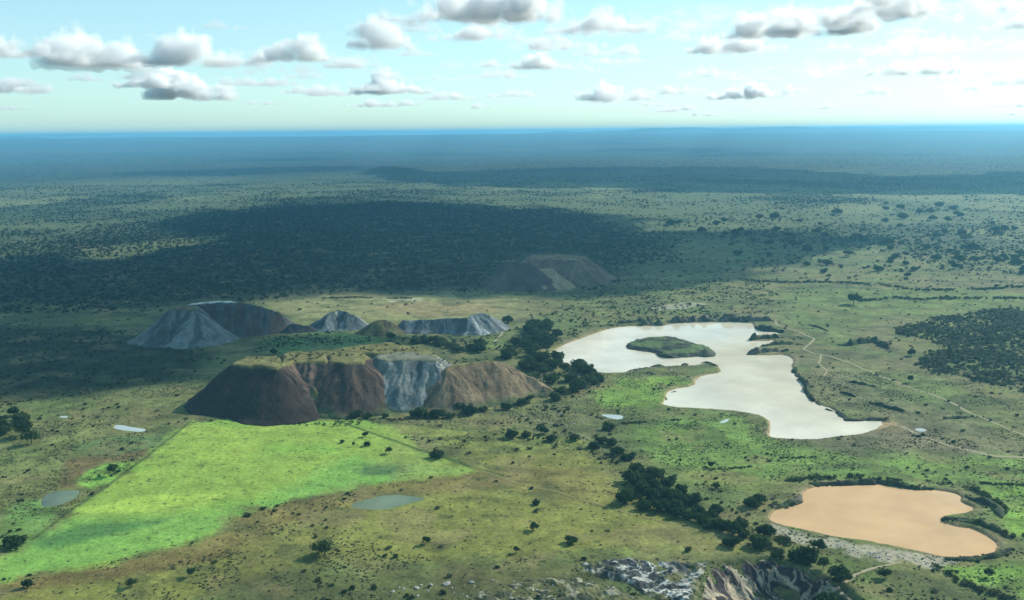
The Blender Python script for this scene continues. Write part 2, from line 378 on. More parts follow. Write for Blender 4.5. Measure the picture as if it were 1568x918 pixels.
    mixin(lin(116, 100, 60), region([(-60, 900), (60, 885), (180, 868), (330, 842), (420, 838), (330, 862), (200, 884), (60, 905), (-60, 920)], 4, 6, 18, 30, 0.55))
    mixin(lin(98, 96, 58), region([(380, 800), (560, 780), (540, 800), (460, 840), (520, 880), (700, 860), (900, 850), (900, 940), (300, 940), (340, 880)], 14, 16, 12, 25, 0.45))
    # brilliant green paddock
    gm = region(GREEN_F, 5.0, 9.5, 12, 26)
    g = np.empty((n, 3)); g[:] = lin(150, 178, 80)
    def gmix(col, m):
        m = np.clip(m, 0, 1)[:, None]; g[:] = g * (1 - m) + np.asarray(col)[None, :] * m
    gmix(lin(162, 186, 84), sstep(0.46, 0.62, n2) * 0.7)
    gmix(lin(134, 182, 78), sstep(0.50, 0.66, st) * 0.6)
    gmix(lin(128, 178, 86), region([(0, 860), (100, 800), (260, 790), (420, 760), (540, 700), (730, 715), (600, 745), (300, 830), (0, 890)], 10, 12, 40, 27, 0.75))
    gmix(lin(180, 210, 92), region([(120, 780), (200, 762), (300, 757), (370, 757), (300, 768), (230, 782), (150, 783)], 2.5, 6, 22, 28, 0.7))
    gmix(lin(82, 128, 72), region([(45, 830), (120, 806), (230, 796), (290, 786), (230, 808), (130, 828), (60, 842)], 5, 6, 25, 31, 0.8))
    gmix(lin(84, 116, 74), region([(535, 716), (580, 708), (630, 709), (634, 718), (600, 730), (560, 726)], 4, 8, 10, 32, 0.85))
    gmix(lin(150, 160, 88), region([(590, 646), (652, 690), (730, 714), (700, 735), (620, 742), (585, 715), (600, 680)], 8, 14, 18, 40, 0.55))
    gmix(lin(142, 150, 82), region([(350, 800), (440, 762), (560, 738), (560, 750), (420, 785), (330, 825)], 5, 10, 12, 41, 0.5))
    c[:] = c * (1 - gm[:, None]) + g * gm[:, None]
    # marshy ground west of the paddock
    mixin(lin(132, 176, 76), region([(118, 742), (130, 724), (160, 713), (196, 712), (172, 736), (140, 748)], 2.5, 3, 12, 33, 0.9))
    mixin(lin(116, 96, 66), region([(88, 722), (100, 706), (160, 696), (240, 684), (220, 700), (150, 712), (118, 730), (112, 746), (90, 744)], 3, 5, 16, 34, 0.7))
    mixin(lin(92, 130, 78), region([(110, 690), (170, 668), (260, 664), (240, 690), (150, 700)], 6, 6, 18, 35, 0.6))
    mixin(lin(112, 158, 80), region([(10, 780), (50, 766), (100, 778), (60, 830), (10, 850)], 5, 8, 14, 36, 0.6))
    mixin(lin(122, 138, 80), region([(-60, 690), (60, 660), (130, 650), (120, 700), (60, 740), (-60, 760)], 8, 10, 18, 37, 0.5))
    # tussocks and patches at the scale of metres
    f7 = fbm(x, y, 7, 3, 141); f18 = fbm(x, y, 19, 4, 142); fst = fbm(x * 0.45 + y * 0.15, y, 11, 3, 143)
    near = 1 - sstep(1400, 3000, d); k = (0.15 + 0.85 * (1 - gm)) * near
    c *= (1 + (f7 - .5) * 0.6 * k + (f18 - .5) * 0.65 * k)[:, None]
    mixin(lin(84, 92, 56), sstep(.56, .70, fst) * 0.55 * near * (1 - 0.85 * gm))
    mixin(lin(146, 134, 92), sstep(.60, .74, fbm(x, y, 26, 4, 144)) * 0.45 * near * (1 - gm))
    # ditch along the paddock, worn ground at the shores
    for P, wd, col in (([(510, 641), (560, 658), (600, 672), (652, 690), (690, 702), (722, 713), (770, 727)], 1.1, lin(70, 96, 52)), ([(560, 642), (640, 650), (760, 664), (900, 686)], 0.9, lin(86, 104, 60)), ([(292, 646), (222, 704), (173, 738), (114, 777), (52, 825)], 1.0, lin(84, 104, 58))):
        q = poly(P); dd, _ = seg_dist(x, y, q, False); mixin(col, (1 - sstep(wd * 0.5, wd * 1.9, dd)) * 0.8)
    for P, wdt, col, am in ((LAKE, 6, lin(150, 136, 108), 0.4), (POND, 5, lin(150, 136, 104), 0.5)):
        s = sdf(x, y, P, 60); mixin(col, sstep(-wdt - 5 * n3, -1, s) * sstep(0.40, 0.62, n3) * am)
        mixin(lin(190, 160, 122), sstep(-1.2, 0.5, s) * 0.8)
    # stony south shore of the tan pond
    mixin(lin(188, 180, 158), region([(1180, 803), (1240, 820), (1330, 836), (1420, 852), (1470, 858), (1430, 866), (1350, 856), (1260, 836), (1200, 824)], 2.5, 7, 7, 38, 0.75))
    mixin(lin(200, 192, 170), region([(1000, 470), (1040, 462), (1090, 464), (1060, 470), (1010, 475)], 4, 10, 12, 39, 0.5))
    return c
PN = {'lake_path': 'path', 'side_path': 'path', 'field_path': 'path', 'wood_path': 'path', 'pond_track': 'track', 'hollow_path': 'path'}
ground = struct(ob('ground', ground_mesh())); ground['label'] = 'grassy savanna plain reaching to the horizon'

def gz(X, Y):
    """height of the finished ground sheet"""
    X = np.asarray(X, float); Y = np.asarray(Y, float); r = np.hypot(X, Y); th = np.mod(np.arctan2(X, Y) - TH[0], 2 * pi) + TH[0]
    i = np.clip(np.searchsorted(R[1:], r) - 1, 0, len(R) - 3); j = np.clip(np.searchsorted(TH, th) - 1, 0, len(TH) - 2)
    a = np.clip((r - R[1:][i]) / (R[1:][i + 1] - R[1:][i]), 0, 1); b = np.clip((th - TH[j]) / (TH[j + 1] - TH[j]), 0, 1)
    return (GRID[i, j] * (1 - a) + GRID[i + 1, j] * a) * (1 - b) + (GRID[i, j + 1] * (1 - a) + GRID[i + 1, j + 1] * a) * b

def resample(P, step):
    P = np.asarray(P, float); L = np.concatenate([[0], np.cumsum(np.linalg.norm(np.diff(P, axis=0), axis=1))])
    n = max(3, int(L[-1] / step)); t = np.linspace(0, L[-1], n)
    return np.stack([np.interp(t, L, P[:, i]) for i in range(P.shape[1])], 1), t
def strip(name, P, half, lift, mat):
    Q, t = resample(P, 2.5); T = np.gradient(Q, axis=0); T /= np.linalg.norm(T, axis=1)[:, None]; Nn = np.stack([-T[:, 1], T[:, 0]], 1)
    wv = half * (0.75 + 0.5 * fbm(t, t * 0 + half, 7, 2, 3)); off = (fbm(t, t * 0, 20, 2, 8) - .5) * 3
    cols = []
    for k in (-1, 0, 1):
        q = Q + Nn * (off + k * wv)[:, None]; cols.append(np.column_stack([q, gz(q[:, 0], q[:, 1]) + lift]))
    V = np.concatenate(cols); n = len(Q); i = np.arange(n - 1)
    Fc = np.concatenate([np.stack([i + a * n, i + 1 + a * n, i + 1 + (a + 1) * n, i + (a + 1) * n], 1) for a in (0, 1)])
    return mesh_np(name, V, Fc[:, ::-1], mat)
for k, (P, half) in PATHS.items():
    struct(ob(PN[k], strip(k, poly(P), half, 0.12, M_worn if k == 'field_path' else M_path)))['label'] = {'lake_path': 'pale footpath running from the lake across the grassland', 'side_path': 'short pale side path beside the lake', 'field_path': 'worn path crossing the olive meadow',
        'wood_path': 'short bare path beside the wood', 'pond_track': 'pale track leading east from the lake outlet', 'hollow_path': 'pale path below the tan pond'}[k]

# ------------------------------------------------------------------ water sheets
M_lake = water_mat('milky_water', tuple(lin(232, 221, 194, 0.80)))
M_pond = water_mat('muddy_water', tuple(lin(228, 188, 142, 0.80)))
M_pool = water_mat('pool_water', tuple(lin(196, 206, 200, 0.72)))
M_marsh = water_mat('weedy_water', tuple(lin(118, 132, 98, 0.6)), 0.12, 0.6)
def water(name, P, z, mat, grow):
    c = P.mean(0)
    T = np.roll(P, -1, 0) - np.roll(P, 1, 0); T /= np.linalg.norm(T, axis=1)[:, None] + 1e-9; ar = 0.5 * np.sum(P[:, 0] * np.roll(P[:, 1], -1) - np.roll(P[:, 0], -1) * P[:, 1])
    Nn = np.stack([T[:, 1], -T[:, 0]], 1) * np.sign(ar); Q = P + Nn * grow
    me = bpy.data.meshes.new(name); me.from_pydata([(*q, z) for q in Q], [], [list(range(len(Q)))] if ar > 0 else [list(range(len(Q)))[::-1]]); me.materials.append(mat); me.update()
    o = ob(name, me); struct(o); return o
water('lake', LAKE, WL, M_lake, 1.5)['label'] = 'large pale milky lake with an island'
water('pond', POND, WL, M_pond, 1.5)['label'] = 'muddy tan pond with a stony shore'
water('pool', POOLS['white'], POOL_Z, M_pool, 0.8); water('pool', POOLS['grey'], POOL_Z, M_marsh, 0.8); water('pool', POOLS['diamond'], POOL_Z, M_marsh, 0.8)
for k in ('small', 'tiny', 'shore', 'outlet'): water('pool', POOLS[k], POOL_Z, M_pool, 0.6)

# ------------------------------------------------------------------ spoil heaps
def heap_mesh(name, crest, colour, slope=37, closed=False, res=0.9, base=0.0, gully=1.2, gfreq=7.0, seed=0, sunk=1.2, top=None, rough=0.5, clip=None, mat=None):
    """crest: (x, y, z) points of the ridge the material was tipped from; faces lie at the angle of repose"""
    C = np.array(crest, float); H = C[:, 2].max(); tn = tan(radians(slope)); m = H / tn + 6
    x0, x1, y0, y1 = C[:, 0].min() - m, C[:, 0].max() + m, C[:, 1].min() - m, C[:, 1].max() + m
    X, Y = np.meshgrid(np.arange(x0, x1, res), np.arange(y0, y1, res), indexing='ij')
    wx = (fbm(X, Y, 24, 3, seed + 1) - .5) * 9; wy = (fbm(X, Y, 24, 3, seed + 2) - .5) * 9
    Xw, Yw = X + wx, Y + wy
    h = np.full(X.shape, -1e9); arc = np.zeros(X.shape); L = 0; n = len(C); dist = np.zeros(X.shape)
    for i in range(n if closed else n - 1):
        a = C[i]; b = C[(i + 1) % n]; e = b[:2] - a[:2]; ll = float(e @ e) + 1e-9
        t = np.clip(((Xw - a[0]) * e[0] + (Yw - a[1]) * e[1]) / ll, 0, 1)
        qx, qy = Xw - a[0] - t * e[0], Yw - a[1] - t * e[1]; d = np.hypot(qx, qy); hz = a[2] + t * (b[2] - a[2]) - tn * d
        mm = hz > h; h = np.where(mm, hz, h)
        an = np.arctan2(qy, qx); arc = np.where(mm, L + t * math.sqrt(ll) + an * 18, arc); dist = np.where(mm, d, dist); L += math.sqrt(ll)
    if closed:
        ins = inside(Xw, Yw, C[:, :2]); h = np.where(ins, np.maximum(h, H), h); dist = np.where(ins, 0, dist)
    Hm = max(H, 1); tt = np.clip(1 - h / Hm, 0, 1)
    aw = arc + (fbm(X, Y, 9, 3, seed + 11) - .5) * 7
    gl = (fbm(aw, dist * 0.10, gfreq, 4, seed + 5) - .5) * 2
    rg_ = np.abs(fbm(aw + dist * .12, dist * 0.22, gfreq * .55, 4, seed + 6) * 2 - 1); gl = gl * .75 + (rg_ - .3) * .8
    h = h + gl * (gully * 1.25 + .3) * np.sin(np.clip(tt * 1.15, 0, 1) * pi) ** 0.7
    h = h - np.where(tt > 0, 0, 0) + (fbm(X, Y, 6, 4, seed + 8) - .5) * rough * 3.4 + (fbm(X, Y, 22, 2, seed + 9) - .5) * 1.6 * (tt < 0.05)
    h = np.where(h < 3, h - (3 - h) * 0.0 + 0.35 * np.clip(3 - h, 0, 3) * (h > -3), h)      # foot flares out
    g = gz(X.ravel(), Y.ravel()).reshape(X.shape) * 0 + base
    keep = h > -sunk
    if top is not None: h = np.minimum(h, top)
    idx = -np.ones(X.shape, int); kq = keep[:-1, :-1] & keep[1:, :-1] & keep[1:, 1:] & keep[:-1, 1:]
    use = np.zeros(X.shape, bool); use[:-1, :-1] |= kq; use[1:, :-1] |= kq; use[1:, 1:] |= kq; use[:-1, 1:] |= kq
    idx[use] = np.arange(use.sum()); V = np.stack([X[use], Y[use], (h + g)[use]], 1)
    q = np.stack([idx[:-1, :-1][kq], idx[1:, :-1][kq], idx[1:, 1:][kq], idx[:-1, 1:][kq]], 1)
    col = colour(X[use], Y[use], h[use], tt[use], arc[use], gl[use], dist[use])
    return mesh_np(name, V, q, mat or M_spoil, True, col)
def blend(a, b, m): m = np.clip(m, 0, 1)[:, None]; return a * (1 - m) + b * m
def spoil_col(c_main, c_alt, c_top, seed, foot=None, topband=0.06, streak=0.8):
    def f(X, Y, h, tt, arc, gl, dist):
        n = len(X); c = np.empty((n, 3)); c[:] = c_main
        c = blend(c, np.asarray(c_alt)[None, :], sstep(0.44, 0.60, fbm(arc + (fbm(X, Y, 8, 3, seed + 2) - .5) * 8, dist * 0.12, 5, 4, seed)) * streak)
        c = c * (0.65 + 0.7 * fbm(X, Y, 11, 4, seed + 3))[:, None] * (1 + np.clip(gl, -.6, .6) * .35)[:, None]
        if foot is not None: c = blend(c, np.asarray(foot)[None, :], sstep(0.78, 1.0, tt + (fbm(X, Y, 12, 3, seed + 4) - .5) * 0.35) * 0.8)
        if c_top is not None: c = blend(c, np.asarray(c_top)[None, :] * (0.45 + 1.1 * fbm(X, Y, 8, 4, seed + 6))[:, None], 1 - sstep(topband * 0.4, topband, tt + (fbm(X, Y, 10, 3, seed + 7) - .5) * 0.06))
        return c
    return f
def c3(pts, z): # crest from picture points at height z (or per-point z)
    out = []
    for p in pts:
        zz = p[2] if len(p) > 2 else z; q = at(p[0], p[1], zz); out.append((q[0], q[1], zz))
    return out
BROWN = lin(74, 64, 60, .75); RED = lin(128, 107, 92, .7); GREYS = lin(92, 102, 104, .8); PALE = lin(158, 166, 162, .75); TAN = lin(140, 122, 95, .75); TOPG = lin(132, 128, 80, .62); FOOT = lin(84, 100, 62, .7); TAN2 = lin(110, 98, 80, .7)

hA = empty('spoil_heap', tuple(at(520, 600)) ); 
def part(name, me, parent):
    o = ob(name, me); o.parent = parent; o.matrix_parent_inverse = Matrix.Translation(-parent.location); return o
tag(hA, 'large brown and grey flat-topped spoil heap behind the bright green field', 'spoil heap', 'spoil heaps')
part('brown_flank', heap_mesh('brown_flank', c3([(362, 556), (398, 558), (424, 563), (434, 556), (420, 545), (378, 545)], 31), spoil_col(BROWN * .72, BROWN * 0.6, TOPG, 100, None), 38, True, gully=0.5, seed=100), hA)
part('gullied_flank', heap_mesh('gullied_flank', c3([(430, 561), (452, 552), (500, 552), (496, 540), (440, 543)], 30.5), spoil_col(BROWN * 1.15, RED, TOPG, 110, FOOT), 37, True, gully=2.6, gfreq=6, seed=110), hA)
part('red_flank', heap_mesh('red_flank', c3([(508, 553), (530, 554), (556, 552), (562, 546), (540, 538), (505, 542)], 31), spoil_col(BROWN * .95, RED * .75, TOPG, 120, FOOT), 39, True, gully=0.8, seed=120), hA)
part('grey_flank', heap_mesh('grey_flank', c3([(580, 549), (620, 551), (666, 551), (668, 545), (616, 537), (578, 542)], 29.5), spoil_col(GREYS * .95, lin(160, 162, 154, .7), lin(132, 134, 112, .7), 130, lin(80, 96, 78, .7), 0.06), 40, True, gully=1.3, gfreq=5, seed=130), hA)
part('tan_flank', heap_mesh('tan_flank', c3([(688, 563), (712, 557), (740, 553), (760, 551), (780, 557, 21)], 25), spoil_col(TAN2, TAN, TOPG * .85, 140, FOOT, 0.04), 36, gully=1.8, gfreq=6, seed=140), hA)
part('grassy_top', heap_mesh('grassy_top', c3([(430, 545), (560, 539), (640, 543), (664, 548), (660, 538), (630, 530), (592, 525), (520, 533), (440, 538)], 28), spoil_col(TOPG, TOPG * 0.8, lin(130, 126, 78, .62), 150, FOOT, 0.2), 38, True, gully=0.6, seed=150), hA)
part('talus_spur', heap_mesh('talus_spur', c3([(772, 555, 22), (800, 571, 14), (830, 589, 7), (850, 600, 3)], 22), spoil_col(TAN, lin(176, 148, 116, .7), None, 160, FOOT), 34, gully=1.2, seed=160), hA)
part('grassy_spur', heap_mesh('grassy_spur', c3([(478, 590, 17), (492, 612, 8), (504, 630, 3)], 17), spoil_col(lin(96, 100, 66, .7), RED * .8, None, 170, FOOT), 32, gully=1.0, seed=170), hA)

hB = empty('spoil_heap', tuple(at(330, 515)))
tag(hB, 'horseshoe-shaped grey spoil heap with a pale sunlit rim, in shade on the left', 'spoil heap', 'spoil heaps')
part('grey_cone', heap_mesh('grey_cone', c3([(262, 473), (285, 472), (300, 474), (298, 468), (275, 466)], 30), spoil_col(GREYS * .75, PALE * .65, lin(120, 112, 86, .7), 200), 36, True, gully=0.9, seed=200), hB)
part('crater_rim', heap_mesh('crater_rim', c3([(285, 467, 31), (312, 461, 32), (346, 460, 32), (372, 464, 29), (400, 470, 24), (428, 480, 16), (450, 491, 7)], 32), spoil_col(BROWN * 1.1, GREYS * .7, lin(224, 224, 214, .85), 210, None, 0.07), 38, gully=1.8, seed=210), hB)  # white crest band: sunlight on the rim put into its colour
part('low_end', heap_mesh('low_end', c3([(446, 496, 9), (462, 495, 9), (476, 498, 7)], 9), spoil_col(BROWN, GREYS * .6, None, 215), 42, gully=0.8, seed=215), hB)

hC = empty('spoil_heap', tuple(at(515, 506)))
tag(hC, 'small dark grey conical spoil heap between the horseshoe heap and the long grey bank', 'spoil heap', 'spoil heaps')
part('grey_cone', heap_mesh('cone_c', c3([(500, 478), (516, 475), (532, 477), (545, 483, 13)], 17), spoil_col(GREYS * 0.8, PALE, GREYS * .6, 220), 38, gully=0.9, seed=220), hC)
part('grassy_foot', heap_mesh('foot_c', c3([(572, 491, 13), (590, 489, 13), (600, 492, 11)], 13), spoil_col(lin(120, 118, 76, .7), BROWN, TOPG, 225), 36, gully=0.6, seed=225), hC)
hE = empty('spoil_heap', tuple(at(690, 508)))
tag(hE, 'long low grey spoil bank ending in a pale gullied cone beside the wood', 'spoil heap', 'spoil heaps')
part('long_bank', heap_mesh('bank_e', c3([(618, 490, 11), (650, 489, 12), (690, 487, 13), (715, 484, 15)], 15), spoil_col(GREYS * 0.85, PALE * .85, lin(120, 116, 90, .7), 230, None, .06, .6), 44, gully=0.8, gfreq=8, seed=230), hE)
part('pale_cone', heap_mesh('cone_e', c3([(722, 482, 16), (738, 478, 17), (750, 482, 14)], 17), spoil_col(GREYS * 1.1, lin(196, 200, 196, .8), GREYS, 235, None, .06, .6), 36, gully=1.0, gfreq=5, seed=235), hE)

hD = empty('spoil_heap', tuple(at(840, 443)))
tag(hD, 'far dark brown twin spoil heap on the edge of the shaded forest', 'spoil heap', 'spoil heaps')
part('dark_cone', heap_mesh('cone_d', c3([(780, 402, 30), (800, 402, 30), (822, 408, 26)], 30), spoil_col(BROWN * 1.4, BROWN * 1.8, None, 240), 36, gully=1.0, seed=240), hD)
part('tipped_slope', heap_mesh('tip_d', c3([(826, 411, 24), (846, 411, 23), (858, 420, 14), (870, 430, 7)], 24), spoil_col(TAN * 1.3, TAN * 1.7, TAN * 1.4, 245), 36, gully=0.8, seed=245), hD)
part('flat_top', heap_mesh('flat_d', c3([(812, 396), (850, 396), (884, 397), (896, 392), (860, 389), (815, 390)], 30), spoil_col(TAN2 * 1.05, RED * 1.15, TAN, 250), 35, True, gully=1.0, seed=250), hD)

# ------------------------------------------------------------------ banks, island, spits
def bank_mesh(name, P, half, height, cols, seed=0, rows=11, zb=None, step=1.4):
    Q, t = resample(P, step); T = np.gradient(Q, axis=0); T /= np.linalg.norm(T, axis=1)[:, None]; Nn = np.stack([-T[:, 1], T[:, 0]], 1)
    n = len(Q); L = t[-1]; endf = np.clip(np.minimum(t, L - t) / min(L * 0.3, 12) + 0.12, 0, 1) ** 0.5
    V = []; C = []
    for k in np.linspace(-1, 1, rows):
        hw = half * (0.35 + 1.2 * fbm(t, t * 0 + 3 + k * 0.4, 6, 4, seed)) * endf
        q = Q + Nn * (k * hw + (fbm(t, t * 0, 16, 2, seed + 1) - .5) * 3)[:, None]
        hh = height * 1.15 * np.clip(fbm(q[:, 0], q[:, 1], 6, 4, seed + 2) * 2.6 - 0.65, 0.12, 1.2) * endf * (1 - abs(k) ** 2.2)
        b = gz(q[:, 0], q[:, 1]) if zb is None else zb
        V.append(np.column_stack([q, b + hh - 0.35 * (abs(k) > 0.99)]))
        m = sstep(0.40, 0.60, fbm(q[:, 0], q[:, 1], 4, 4, seed + 3))
        C.append(np.asarray(cols[0])[None, :] * (1 - m)[:, None] + np.asarray(cols[1])[None, :] * m[:, None])
    V = np.concatenate(V); C = np.concatenate(C); i = np.arange(n - 1)
    Fc = np.concatenate([np.stack([i + a * n, i + 1 + a * n, i + 1 + (a + 1) * n, i + (a + 1) * n], 1) for a in range(rows - 1)])
    return mesh_np(name, V, Fc[:, ::-1], M_bank, True, C)
DK = lin(62, 66, 58, .7); DG = lin(78, 92, 60, .7); RO = lin(112, 108, 96, .7)
BANKS = [
    ([(1022, 492), (1060, 490), (1110, 489), (1152, 490), (1182, 490)], 5.5, 5.0, (DK, RO), 'dark cut bank along the far shore of the pale lake'),
    ([(945, 495), (975, 492), (1000, 489)], 4, 3.0, (DK, DG), 'dark bank left of the far shore bank, above the lake'),
    ([(980, 497), (998, 494), (1016, 496)], 5, 5.0, (DG, RO), 'grassy hump at the water edge on the far lake shore'),
    ([(1154, 499), (1170, 504), (1186, 506), (1200, 508)], 4.5, 4.5, (DK, DG), 'topmost of three dark spits on the east side of the lake'),
    ([(1147, 519), (1160, 517), (1176, 517), (1192, 517)], 4, 4.5, (DK, DG), 'middle of three dark spits on the east side of the lake'),
    ([(1143, 541), (1160, 538), (1180, 537), (1208, 537)], 4.5, 3.8, (DK, RO), 'lowest of three dark spits on the east side of the lake'),
    ([(1166, 530), (1185, 527), (1214, 526)], 3, 3.0, (DK, DG), 'short dark bank behind the lowest lake spit'),
    ([(1288, 528), (1315, 524), (1338, 521), (1350, 526), (1362, 534)], 5, 5.0, (DK, DG), 'dark earth mound in the grassland left of the thicket'),
    ([(1338, 616), (1360, 623), (1384, 629)], 2.5, 2.4, (DK, DG), 'short dark bank beside the east arm of the lake'),
    ([(1296, 582), (1318, 586), (1338, 590)], 1.6, 1.6, (DK, DG), 'low dark ridge below the lake footpath'),
    ([(1286, 599), (1300, 604), (1310, 607)], 1.6, 1.6, (DK, DG), 'tiny dark ridge right of the lake shore'),
    ([(1445, 638), (1465, 638), (1482, 637)], 1.6, 1.6, (DK, DG), 'low dark ridge below the long footpath'),
    ([(1240, 496), (1255, 500), (1268, 506)], 1.6, 1.5, (DK, DG), 'low dark ridge beside the lake footpath bend'),
    ([(1215, 563), (1222, 577), (1236, 590), (1234, 598), (1246, 612)], 2.6, 2.2, (DK, DG), 'overgrown dark shore bank on the east side of the lake'),
    ([(1248, 614), (1262, 622), (1280, 628), (1296, 641), (1330, 640), (1360, 641)], 2.2, 1.8, (DK, RO), 'dark shore bank along the lake outlet arm'),
    ([(1020, 612), (1028, 598), (1060, 594)], 1.8, 1.5, (DG, RO), 'small bank round the green inlet of the lake'),
    ([(958, 567), (1000, 559), (1040, 557), (1080, 553), (1100, 560)], 3.2, 2.4, (DG, RO), 'stony tongue of land pointing into the lake'),
    ([(1240, 741), (1275, 739), (1320, 739), (1350, 738), (1390, 744), (1430, 746)], 2.4, 1.9, (DK, DG), 'dark bank along the far shore of the tan pond'),
    ([(1178, 776), (1205, 771), (1224, 766), (1226, 756)], 2.2, 1.7, (DG, RO), 'grassy point on the west shore of the tan pond'),
    ([(1480, 760), (1505, 768), (1528, 780), (1534, 793)], 3.0, 2.6, (DG, DK), 'curved green bank east of the tan pond'),
    ([(1442, 794), (1470, 795), (1500, 800), (1530, 812), (1548, 822)], 2.6, 2.4, (DK, DG), 'dark spit poking into the tan pond from the east'),
    ([(1450, 858), (1480, 856), (1520, 851), (1550, 840)], 2.2, 1.6, (DG, DK), 'low bank along the southeast tip of the tan pond'),
]
for P, half, hgt, cols, lab in BANKS:
    me = bank_mesh('earth_bank', poly(P), half, hgt, cols, seed=len(lab) * 7)
    tag(ob('earth_bank', me), lab, 'earth bank', 'earth banks round the water')
ISL = [(953, 532), (962, 525), (985, 519), (1015, 517), (1035, 518), (1055, 524), (1070, 530), (1085, 531), (1096, 541), (1092, 546), (1060, 546), (1040, 548), (1015, 547), (1000, 540), (975, 536)]
def island_mesh():
    P = smooth_poly(poly(ISL, WL), 2); x0, y0 = P.min(0) - 4; x1, y1 = P.max(0) + 4
    X, Y = np.meshgrid(np.arange(x0, x1, .8), np.arange(y0, y1, 1.0), indexing='ij')
    s = sdf(X.ravel(), Y.ravel(), P, 20).reshape(X.shape) + (fbm(X, Y, 7, 3, 300) - .5) * 4
    h = WL + np.clip(s * 0.75, -1.5, 2.8) + sstep(2, 22, s) * 2.2 + (fbm(X, Y, 6, 4, 301) - .5) * 2.0 * sstep(-1, 3, s)
    for (px, py, r, hh) in ((1080, 541, 9, 5.5), (1020, 544, 11, 4), (1022, 520, 6, 4), (985, 533, 8, 2.0)):
        q = at(px, py); h = np.maximum(h, np.where(s > -1, WL + hh - np.hypot(X - q[0], (Y - q[1]) * 0.8) * hh / r + (fbm(X, Y, 4, 3, 302) - .5), -9))
    keep = s > -2; idx = -np.ones(X.shape, int); kq = keep[:-1, :-1] & keep[1:, :-1] & keep[1:, 1:] & keep[:-1, 1:]
    idx[:] = np.arange(X.size).reshape(X.shape)
    q = np.stack([idx[:-1, :-1][kq], idx[1:, :-1][kq], idx[1:, 1:][kq], idx[:-1, 1:][kq]], 1); us = np.unique(q); re = np.zeros(X.size, int); re[us] = np.arange(len(us))
    V = np.stack([X.ravel(), Y.ravel(), h.ravel()], 1)[us]
    c = blend(np.tile(lin(104, 124, 76, .7), (len(us), 1)), lin(70, 76, 62, .7)[None], sstep(.45, .62, fbm(V[:, 0], V[:, 1], 9, 4, 303)))
    c = blend(c, lin(92, 92, 80, .7)[None], (1 - sstep(.8, 2.2, V[:, 2])) * .9)
    return mesh_np('island', V, re[q], M_bank, True, c)
tag(ob('island', island_mesh()), 'low green island with dark rocky edges in the pale lake', 'island')

# ------------------------------------------------------------------ eroded rock working in front
def rock_mesh(name, P, hmax, seed, c_dark, c_white, res=0.4, kind='face'):
    P = smooth_poly(poly(P), 1); x0, y0 = P.min(0) - 3; x1, y1 = P.max(0) + 3
    X, Y = np.meshgrid(np.arange(x0, x1, res), np.arange(y0, y1, res * 1.1), indexing='ij')
    s = sdf(X.ravel(), Y.ravel(), P, 20).reshape(X.shape) + (fbm(X, Y, 7, 4, seed) - .5) * 6
    wx = X + (fbm(X, Y, 8, 3, seed + 7) - .5) * 7; wy = Y + (fbm(X, Y, 8, 3, seed + 8) - .5) * 7
    u = wx + 0.45 * wy; v = wy - 0.45 * wx
    crag = 1 - np.abs(fbm(u, v * 0.45, 7, 4, seed + 2) * 2 - 1)
    if kind == 'face':
        h = -0.6 + sstep(-0.5, 5, s) * (1.1 + (crag - .75) * 2.6 + (fbm(u, v * .4, 3.2, 4, seed + 9) - .5) * 2.4)
        pale = np.clip(sstep(.50, .60, fbm(u, v * 0.13, 2.2, 4, seed + 5)) * sstep(.42, .54, fbm(X, Y, 13, 3, seed + 10)) + sstep(.93, .98, crag) * .7 + sstep(.62, .70, fbm(wx * .6, wy * 3, 12, 4, seed + 11)) * .8, 0, 1)
    else:
        h = -0.7 + sstep(-0.5, 5, s) * (hmax * (0.3 + 0.7 * fbm(X, Y, 16, 3, seed + 3)) + (crag - .8) * 2.6 + (fbm(X, Y, 3, 3, seed + 9) - .5) * 1.8)
        vein = 1 - np.abs(fbm(wx, wy * 1.5, 6, 4, seed + 12) * 2 - 1); pale = np.clip(sstep(.82, .94, vein) * sstep(.34, .50, fbm(X, Y, 11, 3, seed + 13)) + sstep(.66, .74, fbm(wx, wy * 2, 6, 3, seed + 14)), 0, 1)
    c = np.empty(X.shape + (3,)); c[:] = c_dark; c *= (0.55 + 0.9 * fbm(X, Y, 3.5, 4, seed + 6))[..., None]
    mm = pale[..., None]; c = c * (1 - mm) + np.asarray(c_white) * (0.8 + .4 * fbm(X, Y, 2, 2, seed + 15))[..., None] * mm
    gr = (np.clip(1 - sstep(0, 4, s) * (1 if kind == 'face' else sstep(.30, .46, fbm(X, Y, 9, 4, seed + 16))), 0, 1) * .85)[..., None]; c = c * (1 - gr) + lin(118, 118, 74) * gr
    keep = s > -1; kq = keep[:-1, :-1] & keep[1:, :-1] & keep[1:, 1:] & keep[:-1, 1:]; idx = np.arange(X.size).reshape(X.shape)
    q = np.stack([idx[:-1, :-1][kq], idx[1:, :-1][kq], idx[1:, 1:][kq], idx[:-1, 1:][kq]], 1); us = np.unique(q); re = np.zeros(X.size, int); re[us] = np.arange(len(us))
    g = gz(X.ravel()[us], Y.ravel()[us])
    V = np.stack([X.ravel()[us], Y.ravel()[us], h.ravel()[us] + g], 1)
    return mesh_np(name, V, re[q], M_rock, True, c.reshape(-1, 3)[us])
o = tag(empty('rock_outcrop', tuple(at(1170, 900))), 'streaked dark and pale eroded rock face at the bottom edge, lower centre', 'rock outcrop')
part('streaked_face', rock_mesh('streaked_face', [(1080, 872), (1100, 862), (1130, 857), (1165, 855), (1203, 857), (1232, 871), (1266, 883), (1300, 902), (1330, 935), (1345, 1000), (1055, 1000), (1064, 930), (1073, 895)], 6, 400, lin(72, 66, 68, .62), lin(200, 186, 158, .66)), o)
o2 = tag(empty('rock_outcrop', tuple(at(1000, 885))), 'white-veined dark rock field left of the streaked rock face, bottom edge', 'rock outcrop')
